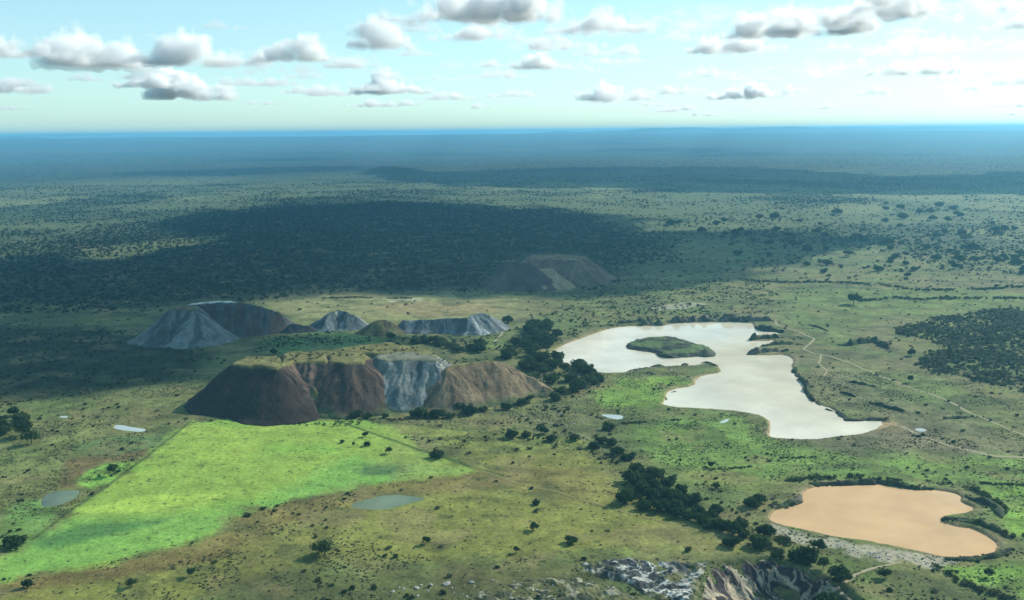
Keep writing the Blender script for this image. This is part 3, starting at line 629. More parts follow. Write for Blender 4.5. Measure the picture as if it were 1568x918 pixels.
part('veined_rock', rock_mesh('veined_rock', [(900, 864), (935, 855), (975, 855), (1010, 858), (1070, 861), (1098, 866), (1082, 885), (1076, 915), (1068, 945), (1000, 925), (950, 896), (890, 882), (884, 870)], 3.0, 420, lin(76, 82, 82, .62), lin(208, 208, 196, .75), kind='field'), o2)
o3 = tag(empty('rock_outcrop', tuple(at(860, 905))), 'low scattered dark and pale rocks in rough grass at bottom centre', 'rock outcrop')
part('broken_rock', rock_mesh('broken_rock', [(770, 893), (840, 880), (900, 884), (960, 905), (1010, 925), (1010, 960), (740, 960), (720, 915), (690, 900)], 1.5, 440, lin(84, 88, 66, .7), lin(176, 172, 146, .7), kind='field'), o3)

# ------------------------------------------------------------------ distant hills
def hill_mesh(name, P0, P1, hs, depth, col, seed):
    n = 160; t = np.linspace(0, 1, n); base = np.array(P0)[None] * (1 - t)[:, None] + np.array(P1)[None] * t[:, None]
    hh = np.interp(t, np.linspace(0, 1, len(hs)), hs); hh = hh * (0.8 + 0.4 * fbm(t * 40, t * 0, 4, 4, seed)) * np.clip(np.minimum(t, 1 - t) * 12, 0, 1) ** .6
    V = []; k = np.linspace(-1, 1, 13)
    e = np.array(P1) - np.array(P0); nn = np.array([-e[1], e[0]]) / np.linalg.norm(e)
    for kk in k:
        q = base + nn * kk * depth; V.append(np.column_stack([q, -5 + hh * (1 - abs(kk) ** 1.6) * (0.85 + .3 * fbm(q[:, 0], q[:, 1], depth * .6, 3, seed + 1) * (abs(kk) < .95))]))
    V = np.concatenate(V); i = np.arange(n - 1); Fc = np.concatenate([np.stack([i + a * n, i + 1 + a * n, i + 1 + (a + 1) * n, i + (a + 1) * n], 1) for a in range(12)])
    return mesh_np(name, V, Fc[:, ::-1], None, True, np.tile(col, (len(V), 1)))
def far_pt(px, d): r = ray(np.array(px), np.array(200.0)); return np.array([r[0] / r[1] * d, d])
FORC = lin(66, 80, 58)
for nm, x0, x1, d, hs, dep, lab in (('hill', 700, 1290, 19500, [60, 140, 190, 205, 216, 218, 214, 219, 208], 1300, 'long faint blue hill range on the horizon, right of centre'), ('hill', 1180, 1800, 20500, [200, 214, 221, 215, 222, 223, 221, 216], 1300, 'faint blue hills on the horizon at far right'),
                                    ('hill', -140, 70, 19500, [180, 212, 217, 213, 190], 1200, 'flat blue hill on the horizon at far left'), ('hill', 540, 665, 4500, [8, 30, 38, 34, 16, 6], 140, 'small dark wooded hillock in the middle distance')):
    me = hill_mesh(nm, far_pt(x0, d), far_pt(x1, d), hs, dep, FORC, int(x0) + 500); me.materials.append(M_ground)
    o = struct(ob(nm, me)); o['label'] = lab

# ------------------------------------------------------------------ vegetation prototypes
def leaf_cloud(lumps, nq, size, seed, flat=0.0):
    """many small leaf-clump faces spread through lumps (cx,cy,cz,rx,ry,rz)"""
    rg = np.random.default_rng(seed); lumps = np.array(lumps, float); vol = lumps[:, 3] * lumps[:, 4] * lumps[:, 5]; pick = rg.choice(len(lumps), nq, p=vol / vol.sum()); Lm = lumps[pick]
    v = rg.normal(size=(nq, 3)); v /= np.linalg.norm(v, axis=1)[:, None]; r = rg.random(nq) ** 0.28
    c = Lm[:, :3] + v * r[:, None] * Lm[:, 3:]
    nrm = v + rg.normal(size=(nq, 3)) * 0.55 + np.array([0, 0, 0.35]); nrm /= np.linalg.norm(nrm, axis=1)[:, None]
    a = np.cross(nrm, rg.normal(size=(nq, 3))); a /= np.linalg.norm(a, axis=1)[:, None] + 1e-9; b = np.cross(nrm, a); s = size * (0.6 + 0.8 * rg.random(nq))[:, None]
    V = np.stack([c - a * s * 1.2, c - b * s * .7, c + a * s, c + b * s * .75], 1).reshape(-1, 3); return V, np.arange(nq * 4).reshape(-1, 4)
def crown_lumps(seed, w=1.0, h=1.0, kind=0):
    rg = np.random.default_rng(seed); L = []
    n = 7 + seed % 4
    for i in range(n):
        a = i * 2.4 + rg.random(); r = (0.15 + 0.55 * rg.random()) * w if i else 0
        z = h * (0.62 + 0.22 * rg.random() - 0.12 * (r / w)) if kind != 1 else h * (0.4 + .4 * rg.random())
        q = (0.34 + 0.16 * rg.random()) * w; L.append((r * cos(a), r * sin(a), z, q, q, q * (0.62 if kind == 0 else 0.8) * h / (w * 1.0 + 1e-6) * .9))
    return L
def tube(P, r0, r1, k=6):
    P = np.asarray(P, float); n = len(P); V = []
    for i, p in enumerate(P):
        d = P[min(i + 1, n - 1)] - P[max(i - 1, 0)]; d /= np.linalg.norm(d); a = np.cross(d, [0.3, 1, 0.1]); a /= np.linalg.norm(a); b = np.cross(d, a); r = r0 + (r1 - r0) * i / (n - 1)
        for j in range(k): V.append(p + r * (cos(2 * pi * j / k) * a + sin(2 * pi * j / k) * b))
    Fc = [(i * k + j, i * k + (j + 1) % k, (i + 1) * k + (j + 1) % k, (i + 1) * k + j) for i in range(n - 1) for j in range(k)]
    return np.array(V), np.array(Fc)
def join(parts):
    V = []; Fc = []; o = 0
    for v, f in parts: V.append(v); Fc.append(f + o); o += len(v)
    return np.concatenate(V), np.concatenate(Fc)
TREES = []   # unit: metres for a 7 m tall tree
for k in range(8):
    W_, H_ = 4.2 + (k % 3) * 0.6, 6.2 + (k % 4) * 0.5
    L = crown_lumps(40 + k, W_, H_); V, Fc = leaf_cloud(L, 900, 0.42, 60 + k); crown = mesh_np('crown', V, Fc, M_tree, False)
    parts = [tube([(0, 0, -0.5), (0.1, 0.05, 1.2), (0.0, 0.15, H_ * 0.45)], 0.32, 0.2)]
    for l in L[:6]: parts.append(tube([(0, 0.1, H_ * 0.35), (l[0] * .5, l[1] * .5, H_ * .52), (l[0] * .9, l[1] * .9, l[2])], 0.16, 0.05, 5))
    V, Fc = join(parts); trunk = mesh_np('trunk', V, Fc, M_bark, True); TREES.append((crown, trunk, H_))
DENSE = []   # low spreading trees and bushes for clumps
for k in range(5):
    L = crown_lumps(80 + k, 4.2, 5.0, 1); V, Fc = leaf_cloud(L, 800, 0.48, 90 + k); crown = mesh_np('crown', V, Fc, M_tree, False)
    V, Fc = join([tube([(0, 0, -0.5), (0.2, 0, 1.5), (0.1, 0.1, 3.0)], 0.28, 0.12), tube([(0, 0, 0.2), (-0.8, 0.5, 1.5), (-1.4, 0.8, 2.8)], 0.18, 0.06)]); DENSE.append((crown, mesh_np('trunk', V, Fc, M_bark, True), 5.4))
def tree(name, px, py, h_px, label, group=None, kind=0, k=None, wide=1.0):
    """px, py: foot of the trunk in the picture; h_px its height there"""
    q = at(px, py); s = px_size(px, py); z = float(gz(np.array([q[0]]), np.array([q[1]]))[0])
    lib = TREES if kind == 0 else DENSE; k = random.randrange(len(lib)) if k is None else k; cr, tr, H_ = lib[k]
    f = h_px * s / H_ / 0.93
    e = empty(name, (q[0], q[1], z)); e.rotation_euler = (0, 0, random.random() * 6.28); e.scale = (f * wide, f * wide, f)
    ob('trunk', tr, e); ob('crown', cr, e)
    return tag(e, label, 'tree' if name.endswith('tree') else 'bush', group)

# trees that can be told apart
NAMED = [
    ('tree', 497, 849, 19, 'lone dark tree with a long shadow in the lower meadow, left of centre', 0, 1.25),
    ('tree', 653, 832, 11, 'small lone tree right of the dark long-shadowed tree in the lower meadow', 0, 1),
    ('tree', 874, 832, 12, 'bushy low tree at the lower edge of the olive meadow', 1, 1.2),
    ('tree', 817, 811, 11, 'small lone tree in the middle of the olive meadow', 0, 1),
    ('tree', 791, 848, 9, 'small tree just above the scattered rocks at bottom centre', 0, 1),
    ('bush', 822, 772, 8, 'small brown-green bush by the meadow path', 1, 1),
    ('bush', 1054, 845, 7, 'tiny lone bush above the white-veined rocks', 1, 1),
    ('tree', 671, 698, 13, 'dark round tree on the ditch at the right edge of the bright green field', 1, 1.2),
    ('tree', 596, 693, 9, 'small tree inside the bright green field above its dark wet patch', 0, 1.1),
    ('bush', 559, 667, 7, 'faint bush near the top of the bright green field beside the ditch', 1, 1),
    ('bush', 561, 681, 7, 'small bush between two others in the bright green field', 1, 1),
    ('bush', 541, 681, 6, 'tiny dark upright bush in the bright green field', 0, .7),
    ('bush', 524, 676, 5, 'faint small bush left of the tiny dark upright bush', 1, 1),
    ('tree', 174, 728, 15, 'dark round tree on the left edge of the bright green field', 0, 1),
    ('tree', 39, 669, 20, 'taller of the two dark trees at the left edge above the marsh', 0, 1),
    ('tree', 49, 682, 17, 'shorter, nearer one of the two dark trees at the left edge', 0, 1),
    ('tree', 292, 882, 11, 'small dark shrub-like tree on the brown margin, bottom left', 0, .8),
    ('tree', 202, 899, 11, 'small spreading tree on the brown margin at bottom left', 0, 1.1),
    ('bush', 43, 899, 10, 'ragged bush on the brown margin in the bottom left corner', 1, 1),
    ('bush', 24, 836, 15, 'large grey-green bush at the left edge below the grey pool', 1, 1.3),
    ('tree', 1307, 466, 15, 'lone tree standing at the left end of the long hedge, upper right', 0, 1),
    ('bush', 1396, 543, 9, 'round dark bush right of the dark earth mound', 1, 1),
    ('bush', 1393, 584, 10, 'small upright bush above the long footpath', 0, .8),
    ('tree', 1513, 884, 11, 'lone small tree in the green field at bottom right', 0, .9),
    ('tree', 1226, 864, 22, 'large round dark tree above the streaked rock face', 1, 1),
    ('tree', 1240, 866, 22, 'large tree touching the right side of the round dark tree above the rock face', 1, 1.1),
    ('tree', 1260, 875, 17, 'mid-sized tree between the paired large trees and the pale path', 0, 1),
    ('tree', 1284, 893, 20, 'dark tree standing right of the streaked rock face', 1, 1),
    ('tree', 1274, 920, 34, 'biggest dark tree at the bottom edge right of the rock face', 1, 1),
    ('tree', 1253, 844, 15, 'slender tree on the grassy rise below the tan pond', 0, 1),
    ('tree', 1199, 838, 16, 'tree nearest the west tip of the tan pond stony shore', 0, 1.1),
    ('tree', 1165, 840, 20, 'dark tree at the end of the meadow path', 1, 1.1),
    ('tree', 1172, 820, 17, 'dark tree just left of the west tip of the tan pond', 1, 1),
    ('bush', 1190, 858, 13, 'low bush above the top of the streaked rock face', 1, 1),
    ('tree', 1355, 887, 13, 'small round tree below the stony shore of the tan pond', 0, 1),
    ('tree', 598, 521, 11, 'big round bush-like tree behind the grey spoil flank', 1, 1.1),
    ('tree', 608, 533, 9, 'single tree on the grassy top of the large spoil heap', 1, .9),
    ('tree', 777, 494, 11, 'round dark tree at the right end of the pale gullied cone', 1, 1),
    ('tree', 419, 546, 9, 'dark tree on the back edge of the brown spoil flank', 1, 1),
    ('tree', 500, 547, 9, 'tree on the back edge of the gullied spoil flank', 1, 1),
    ('tree', 1088, 712, 8, 'small tree at the head of the hedge line below the lake', 0, 1),
    ('tree', 1097, 746, 8, 'small lone tree right of the dark grove', 0, 1),
]
for nm, x, y, h, lab, kd, wd in NAMED: tree(nm, x, y, h, lab, None, kd, None, wd)
# dark grove right of the olive meadow
O3 = lambda p: (760 + p[0] * .3246, 620 + p[1] * .3246)
for i, p in enumerate([(630, 345), (690, 335), (750, 325), (655, 300), (820, 365), (865, 395), (690, 400), (745, 385), (790, 410), (620, 425), (600, 445), (700, 470), (775, 480), (840, 480), (880, 455), (930, 450), (660, 360), (830, 430), (735, 440)]):
    x, y = O3(p); tree('tree', x, y + 5, random.uniform(14, 20), 'dark tree packed into the grove right of the olive meadow', 'trees of the dark grove', 1, None, 1.0)
for p in [(1005, 525), (1065, 570), (1160, 560), (860, 515), (900, 525), (960, 545), (1020, 570), (1120, 600), (1165, 615), (1110, 660), (1240, 450), (1195, 470), (1275, 605), (1240, 655), (950, 500), (1040, 500)]:
    x, y = O3(p); tree('bush', x, y + 3, random.uniform(11, 17), 'dark bush strung along the gully between the grove and the tan pond', 'bushes along the gully', 1, None, 1.2)
for p in [(600, 250), (570, 220), (640, 245), (530, 105), (460, 190), (500, 170), (540, 180), (75, 145), (145, 142), (260, 160), (225, 130), (370, 160), (210, 105)]:
    x, y = O3(p); tree('bush', x, y + 2, random.uniform(7, 12), 'dark bush in the broken ground between the spoil heap and the grove', 'bushes above the grove', 1, None, 1.2)
for x, y, h in [(643, 636, 15), (632, 637, 10), (671, 637, 13), (546, 638, 11), (564, 639, 9), (722, 632, 14), (689, 638, 9), (774, 626, 10), (798, 619, 11), (702, 628, 13), (655, 638, 9), (812, 612, 8), (590, 639, 7), (740, 628, 8), (848, 612, 12), (860, 604, 12)]:
    tree('tree', x, y, h, 'dark tree at the foot of the large spoil heap', 'trees at the foot of the spoil heap', 1, None, 1.15)
def in_poly(P, n, seed, z=0):
    rg = np.random.default_rng(seed); P = np.array(P, float); out = []
    while len(out) < n:
        q = rg.uniform(P.min(0), P.max(0), (n * 3, 2)); q = q[inside(q[:, 0], q[:, 1], P)]; out += q.tolist()
    return out[:n]
for x, y in in_poly([(785, 500), (830, 492), (862, 522), (845, 548), (900, 568), (922, 584), (880, 606), (850, 590), (800, 562), (752, 552), (790, 540), (780, 515)], 62, 11):
    tree('tree', x, y, random.uniform(11, 17), 'dark tree in the dense wood between the spoil heaps and the lake', 'trees of the wood beside the lake', random.choice((0, 1, 1)), None, 1.1)
for x, y in in_poly([(626, 526), (660, 520), (692, 528), (740, 522), (745, 538), (710, 541), (690, 534), (640, 532)], 18, 12):
    tree('tree', x, y, random.uniform(8, 12), 'dark tree in the belt behind the large spoil heap', 'trees behind the large spoil heap', 1, None, 1.15)
for x, y in in_poly([(0, 640), (15, 632), (40, 636), (38, 655), (0, 668)], 9, 13):
    tree('tree', x, y, random.uniform(9, 13), 'dark tree in the clump at the left edge', 'trees of the left edge clump', 1, None, 1.1)
for x, y in in_poly([(1000, 345), (1180, 330), (1400, 318), (1568, 320), (1568, 430), (1400, 428), (1240, 420), (1150, 400)], 95, 14):
    tree('tree', x, y, random.uniform(5.5, 9.5), 'dark tree dotting the sunlit savanna beyond the lake', 'trees dotting the far savanna', random.choice((0, 1)), None, 1.15)

ORD = ['first', 'second', 'third', 'fourth', 'fifth', 'sixth', 'seventh', 'eighth', 'ninth', 'tenth', 'eleventh', 'twelfth', 'thirteenth', 'fourteenth', 'fifteenth', 'sixteenth', 'seventeenth', 'eighteenth', 'nineteenth', 'twentieth'] + ['twenty-' + k for k in ('first', 'second', 'third', 'fourth', 'fifth', 'sixth', 'seventh', 'eighth', 'ninth')]
def rank_labels(group, text):
    L = [o for o in COL.objects if o.get('group') == group and o.parent is None]
    L.sort(key=lambda o: o.location.x / o.location.y)
    for i, o in enumerate(L): o['label'] = text % ORD[i]
rank_labels('trees of the dark grove', '%s tree from the left in the dark grove right of the olive meadow')
rank_labels('bushes along the gully', '%s dark bush from the left along the gully running from the grove')
rank_labels('bushes above the grove', '%s bush from the left in the broken ground above the grove')
rank_labels('trees at the foot of the spoil heap', '%s tree from the left along the foot of the large spoil heap')
rank_labels('trees behind the large spoil heap', '%s tree from the left in the belt behind the large spoil heap')
rank_labels('trees of the left edge clump', '%s tree from the left in the dark clump at the left edge')

# ------------------------------------------------------------------ uncountable scrub and far woodland (instanced)
PROTO = bpy.data.collections.new('bush_shapes')
for k in range(8):
    L = crown_lumps(120 + k, 1.0, 1.15, 1); V, Fc = leaf_cloud(L, 110, 0.22, 130 + k); me = mesh_np('bush_shape', V, Fc, (M_scrub, M_leaf, M_scrub, M_grey, M_leaf, M_scrub, M_near, M_near)[k], False)
    PROTO.objects.link(bpy.data.objects.new('bush_shape', me))
def scatter(name, label, P, S, pid):
    me = bpy.data.meshes.new(name); me.vertices.add(len(P)); me.vertices.foreach_set('co', np.ascontiguousarray(P, np.float32).ravel())
    a = me.attributes.new('scl', 'FLOAT_VECTOR', 'POINT'); a.data.foreach_set('vector', np.ascontiguousarray(S, np.float32).ravel())
    a = me.attributes.new('rot', 'FLOAT_VECTOR', 'POINT'); rr = np.zeros((len(P), 3), np.float32); rr[:, 2] = RNG.random(len(P)) * 6.28; a.data.foreach_set('vector', rr.ravel())
    a = me.attributes.new('pid', 'INT', 'POINT'); a.data.foreach_set('value', np.ascontiguousarray(pid, np.int32))
    o = ob(name, me); g = bpy.data.node_groups.new(name + '_nodes', 'GeometryNodeTree')
    g.interface.new_socket('Geometry', in_out='INPUT', socket_type='NodeSocketGeometry'); g.interface.new_socket('Geometry', in_out='OUTPUT', socket_type='NodeSocketGeometry')
    gi = g.nodes.new('NodeGroupInput'); go = g.nodes.new('NodeGroupOutput'); ip = g.nodes.new('GeometryNodeInstanceOnPoints'); ci = g.nodes.new('GeometryNodeCollectionInfo')
    ci.inputs[0].default_value = PROTO; ci.inputs[1].default_value = True; ci.inputs[2].default_value = True; ip.inputs['Pick Instance'].default_value = True
    def na(nm, ty):
        x = g.nodes.new('GeometryNodeInputNamedAttribute'); x.data_type = ty; x.inputs[0].default_value = nm; return x.outputs[0]
    g.links.new(gi.outputs[0], ip.inputs['Points']); g.links.new(ci.outputs[0], ip.inputs['Instance']); g.links.new(na('pid', 'INT'), ip.inputs['Instance Index'])
    g.links.new(na('rot', 'FLOAT_VECTOR'), ip.inputs['Rotation']); g.links.new(na('scl', 'FLOAT_VECTOR'), ip.inputs['Scale']); g.links.new(ip.outputs[0], go.inputs[0])
    md = o.modifiers.new('scatter', 'NODES'); md.node_group = g
    return tag(o, label, None, None, 'stuff')
WATERS = [(LAKE, 2.0), (POND, 2.0)] + [(p, 1.0) for p in POOLS.values()]
HEAPFOOT = [poly(q) for q in ([(262, 640), (300, 606), (352, 556), (370, 546), (590, 524), (690, 545), (790, 560), (848, 602), (740, 630), (600, 642), (480, 648)],
    [(215, 512), (255, 470), (290, 458), (350, 458), (430, 478), (482, 494), (480, 512), (380, 518), (300, 530)], [(480, 507), (505, 474), (560, 480), (612, 490), (715, 480), (772, 490), (765, 508), (610, 514)], [(733, 446), (780, 400), (812, 388), (896, 389), (938, 434), (870, 446)])]
def clean(x, y, pad=0.0, heaps=True):
    m = np.ones(len(x), bool)
    for P, mg in WATERS: m &= sdf(x, y, P, 30) < -mg - pad
    if heaps:
        for P in HEAPFOOT: m &= sdf(x, y, P, 30) < 0
    return m
def zone(x, y, P, wob=20, ws=60, seed=0, feather=20):
    s = sdf(x, y, poly(P), 150) + (fbm(x, y, ws, 3, seed) - .5) * 2 * wob; return sstep(-feather, feather, s)
def wedge(n, d0, d1, tmax=0.66, power=1.0):
    d = np.sqrt(d0 ** 2 + RNG.random(n) * (d1 ** 2 - d0 ** 2)) if power == 1 else d0 * (d1 / d0) ** RNG.random(n)
    t = (RNG.random(n) * 2 - 1) * tmax; return d * t, d
def put(name, label, x, y, size, flat=0.8, pids=(0, 1, 2, 4, 5), extra=None):
    z = gz(x, y); P = np.stack([x, y, z - 0.1], 1)
    if extra is not None: P = np.concatenate([P, extra]); size = np.concatenate([size, RNG.uniform(.5, 1.7, len(extra))])
    S = np.stack([size, size, size * flat], 1); return scatter(name, label, P, S, RNG.choice(pids, len(P)))
# far woodland
x, y = wedge(210000, 1000, 3600); d = np.hypot(x, y)
FOREST = [(-300, 400), (0, 380), (300, 325), (600, 308), (900, 325), (1010, 380), (960, 436), (740, 440), (500, 442), (300, 455), (200, 470), (0, 480), (-300, 500)]
dens = 0.05 + 0.42 * sstep(.44, .62, fbm(x, y, 420, 4, 61)) * (0.3 + 0.9 * sstep(.40, .60, fbm(x, y, 130, 3, 66))) + 0.8 * zone(x, y, FOREST, 60, 150, 4, 40) + 0.25 * sstep(0.5, 0.6, fbm(x, y, 90, 3, 70))
plain = zone(x, y, [(330, 470), (520, 445), (820, 446), (1100, 435), (1700, 440), (1700, 520), (800, 520), (300, 520)], 15, 40, 2, 15); dens = dens * (1 - 0.93 * plain)
lit = zone(x, y, [(70, 395), (150, 375), (250, 368), (345, 355), (345, 368), (230, 390), (130, 402)], 10, 40, 5, 10); dens *= 1 - 0.45 * lit
m = (RNG.random(len(x)) < dens) & clean(x, y); x, y = x[m], y[m]
put('woodland', 'far savanna woodland of small dark trees merging into one mass', x, y, 1.0 + 2.6 * RNG.random(len(x)) ** 3.2, 0.85)
x, y = wedge(60000, 3500, 9000); dens = 0.25 + 0.6 * sstep(.45, .6, fbm(x * .6, y, 900, 4, 63)); m = RNG.random(len(x)) < dens; x, y = x[m], y[m]
put('woodland', 'bluish woodland fading toward the horizon', x, y, 2.0 + 3.2 * RNG.random(len(x)) ** 2.5, 0.55)
# scrub of the middle ground
x, y = wedge(110000, 330, 1250, 0.64); n2 = fbm(x, y, 45, 4, 22); n5 = fbm(x, y, 20, 3, 71)
dens = 0.03 + 0.30 * sstep(.55, .68, n5)
def zmul(P, v, **k):
    global dens
    zz = zone(x, y, P, **k); dens = dens * (1 - zz) + v * zz
zmul([(760, 520), (830, 480), (960, 430), (1180, 430), (1180, 490), (1000, 490), (900, 505), (842, 535), (860, 562), (930, 575), (900, 610), (800, 600)], 0.55, wob=10, ws=20, feather=8, seed=90)
zmul([(0, 495), (200, 505), (320, 540), (300, 580), (150, 600), (0, 630)], 0.5, wob=10, ws=30, feather=10, seed=91)
zmul([(400, 510), (500, 505), (620, 510), (760, 510), (740, 540), (500, 545), (420, 545)], 0.5, wob=8, ws=16, feather=6, seed=92)
zmul([(760, 640), (850, 610), (935, 640), (960, 700), (930, 720), (880, 690), (780, 665)], 0.45, wob=8, ws=14, feather=5, seed=93)
zmul([(950, 720), (1060, 740), (1180, 790), (1200, 850), (1150, 830), (1060, 790), (960, 780)], 0.35, wob=8, ws=14, feather=5, seed=94)
zmul([(1180, 800), (1290, 850), (1460, 870), (1568, 918), (1568, 960), (1290, 960), (1250, 880), (1180, 850)], 0.30, wob=5, ws=10, feather=4, seed=95)
zmul([(400, 470), (560, 450), (780, 455), (780, 488), (640, 492), (430, 490)], 0.02, wob=8, ws=20, feather=6, seed=96)
dens = dens * (0.25 + 1.6 * sstep(.42, .66, fbm(x, y, 13, 4, 171)))
gs = sdf(x, y, GREEN_F, 40); dens = np.where(gs > 0, 0.0006, dens)
zmul([(480, 790), (720, 690), (900, 690), (960, 770), (1140, 835), (1060, 850), (800, 850), (600, 850)], 0.012, wob=6, ws=20, feather=5, seed=97)
zmul([(0, 890), (200, 865), (380, 800), (480, 790), (480, 850), (300, 930), (0, 930)], 0.02, wob=6, ws=20, feather=5, seed=98)
zmul([(1190, 450), (1568, 440), (1568, 700), (1400, 650), (1240, 560)], 0.05, wob=6, ws=20, feather=5, seed=99)
zmul([(1500, 740), (1600, 740), (1600, 830), (1540, 815)], 0.01, wob=3, ws=20, feather=3, seed=101)
zmul([(1450, 868), (1600, 858), (1600, 930), (1540, 905)], 0.01, wob=3, ws=20, feather=3, seed=102)
m = (RNG.random(len(x)) < dens) & clean(x, y, 0.5); x, y = x[m], y[m]
sz = 0.35 + 1.7 * RNG.random(len(x)) ** 3.0
for P, half, hgt, cols, lab in BANKS:
    Q, t = resample(poly(P), 0.9); q = Q + RNG.normal(size=Q.shape) * half * 0.5; q = q[fbm(q[:, 0], q[:, 1], 8, 3, 173) > .40]
    x = np.concatenate([x, q[:, 0]]); y = np.concatenate([y, q[:, 1]]); sz = np.concatenate([sz, RNG.uniform(.5, 1.5, len(q))])
q = np.array([at(*p)[:2] for p in in_poly(ISL, 260, 31)]); x = np.concatenate([x, q[:, 0]]); y = np.concatenate([y, q[:, 1]]); sz = np.concatenate([sz, RNG.uniform(.5, 1.6, len(q))])
HT = []
for P, zt, nn in (([(372, 550), (430, 556), (500, 548), (560, 546), (600, 534), (590, 526), (520, 536), (430, 541), (380, 546)], 31, 70), ([(590, 542), (650, 545), (690, 560), (680, 545), (620, 530)], 29, 40), ([(690, 560), (760, 552), (770, 548), (700, 550)], 24, 24), ([(815, 395), (890, 396), (860, 390)], 30, 16), ([(270, 472), (298, 472), (290, 467)], 30, 8)):
    for p in in_poly(P, nn, int(P[0][0])): HT.append(at(p[0], p[1], zt - .3))
for P, nn in (([(280, 640), (480, 646), (600, 640), (700, 634), (790, 618), (780, 626), (600, 648), (480, 652), (300, 650)], 120), ([(220, 515), (300, 530), (400, 520), (400, 527), (300, 536), (220, 522)], 60), ([(740, 444), (860, 448), (935, 438), (930, 446), (860, 454), (740, 450)], 60)):
    for p in in_poly(P, nn, int(P[0][0]) + 1): HT.append(at(p[0], p[1], 0))
HT = np.array(HT)
o = put('scrub', 'low dark scrub and tussocks spread over the grassland', x, y, sz, 0.65, (6, 7, 3, 5, 6), HT)
# grass tufts of the nearer ground
x, y = wedge(150000, 330, 720, 0.62); f = fbm(x, y, 17, 4, 180); dens = 0.08 + 0.75 * sstep(.46, .64, f)
gs = sdf(x, y, GREEN_F, 40); dens = np.where(gs > 0, 0.01, dens)
zmul([(480, 790), (720, 690), (900, 690), (960, 770), (1140, 835), (1060, 850), (800, 850), (600, 850)], 0.05, wob=8, ws=20, feather=8, seed=97)
m = (RNG.random(len(x)) < dens) & clean(x, y, 0.5); x, y = x[m], y[m]
put('grass_tufts', 'coarse grass tufts over the nearer ground', x, y, 0.22 + 0.5 * RNG.random(len(x)) ** 2, 0.6, (3, 3, 3, 6, 7))
# dense thicket at the right
T_PX = [(1362, 506), (1400, 497), (1440, 486), (1490, 478), (1540, 474), (1640, 470), (1640, 625), (1560, 598), (1500, 583), (1440, 572), (1405, 556), (1415, 541), (1455, 535), (1420, 522), (1390, 515)]
tp = poly(T_PX); x = RNG.uniform(tp[:, 0].min() - 5, tp[:, 0].max() + 5, 30000); y = RNG.uniform(tp[:, 1].min() - 5, tp[:, 1].max() + 5, 30000)
m = zone(x, y, T_PX, 6, 14, 80, 4) * (0.35 + 0.65 * sstep(.4, .6, fbm(x, y, 18, 3, 81))) > RNG.random(len(x)); x, y = x[m], y[m]
put('thicket', 'dense grey-green thicket in the grassland at the right edge', x, y, 0.7 + 1.5 * RNG.random(len(x)) ** 2, 0.9, (3, 3, 3, 6, 7, 6, 5))
# hedges and lines of bushes
HEDGES = [
    ([(1316, 461), (1345, 459), (1370, 457), (1400, 460), (1450, 460), (1500, 459), (1580, 459)], 4, 3.2, 'long dark hedge line in the upper right grassland'),
    ([(1140, 430), (1200, 433), (1290, 433), (1350, 438), (1400, 446), (1450, 447), (1580, 440)], 6, 3.2, 'dark tree line along the far edge of the right grassland'),
    ([(1085, 716), (1110, 715), (1150, 713)], 1.5, 1.3, 'short hedge beside the lush green strip below the lake'),
    ([(1185, 700), (1250, 698)], 1.5, 1.2, 'low hedge row in the lush green strip, right of the short hedge'),
    ([(1212, 736), (1240, 732), (1282, 732)], 2.5, 2.6, 'dark hedge along the far left rim of the tan pond'),
    ([(1298, 731), (1314, 730)], 2.5, 3.0, 'dark rounded bush clump on the far rim of the tan pond'),
    ([(1330, 733), (1370, 735), (1410, 739), (1460, 740)], 2.5, 1.8, 'low hedge on the far right rim of the tan pond'),
    ([(1480, 745), (1500, 752), (1520, 765), (1545, 780)], 2.8, 2.6, 'curved dark hedge round the east end of the tan pond'),
    ([(1500, 739), (1580, 741)], 1.6, 1.5, 'thin hedge at the top of the right edge green field'),
    ([(1492, 800), (1515, 808), (1535, 818), (1556, 824)], 2.6, 2.4, 'dark hedge on the spit of the tan pond'),
    ([(1430, 868), (1450, 880), (1470, 892), (1500, 905), (1540, 920), (1590, 935)], 2.6, 2.4, 'dark hedge bordering the bottom right green field'),
    ([(495, 455), (540, 453), (600, 456), (660, 456)], 3, 2.0, 'broken bush line on the tan plain behind the spoil heaps'),
    ([(955, 648), (1010, 645), (1060, 640)], 1.8, 1.5, 'ragged bush line beside the small pool below the lake'),
]
for i, (P, half, size, lab) in enumerate(HEDGES):
    Q, t = resample(poly(P), 1.1 * size * 0.42); k = RNG.normal(size=(len(Q), 2)) * half * 0.45; q = Q + k; keep = fbm(q[:, 0], q[:, 1], 12, 2, 200 + i) > 0.36; q = q[keep]
    parts = []; z = gz(q[:, 0], q[:, 1])
    for j in range(len(q)):
        src = PROTO.objects[int(RNG.integers(0, 6))].data; v = np.empty(len(src.vertices) * 3, np.float32); src.vertices.foreach_get('co', v); v = v.reshape(-1, 3).astype(float)
        s = size * RNG.uniform(0.6, 1.2) * 0.75; a = RNG.random() * 6.28; sel = slice(0, 60 * 4); vv = v[sel]
        vv = np.stack([vv[:, 0] * cos(a) - vv[:, 1] * sin(a), vv[:, 0] * sin(a) + vv[:, 1] * cos(a), vv[:, 2]], 1) * s * np.array([1, 1, .85]) + np.array([q[j, 0], q[j, 1], z[j] - .1])
        parts.append((vv, np.arange(240).reshape(-1, 4)))
    V, Fc = join(parts); tag(ob('hedge', mesh_np('hedge', V, Fc, M_near, False)), lab, 'hedge', 'hedges and bush lines')

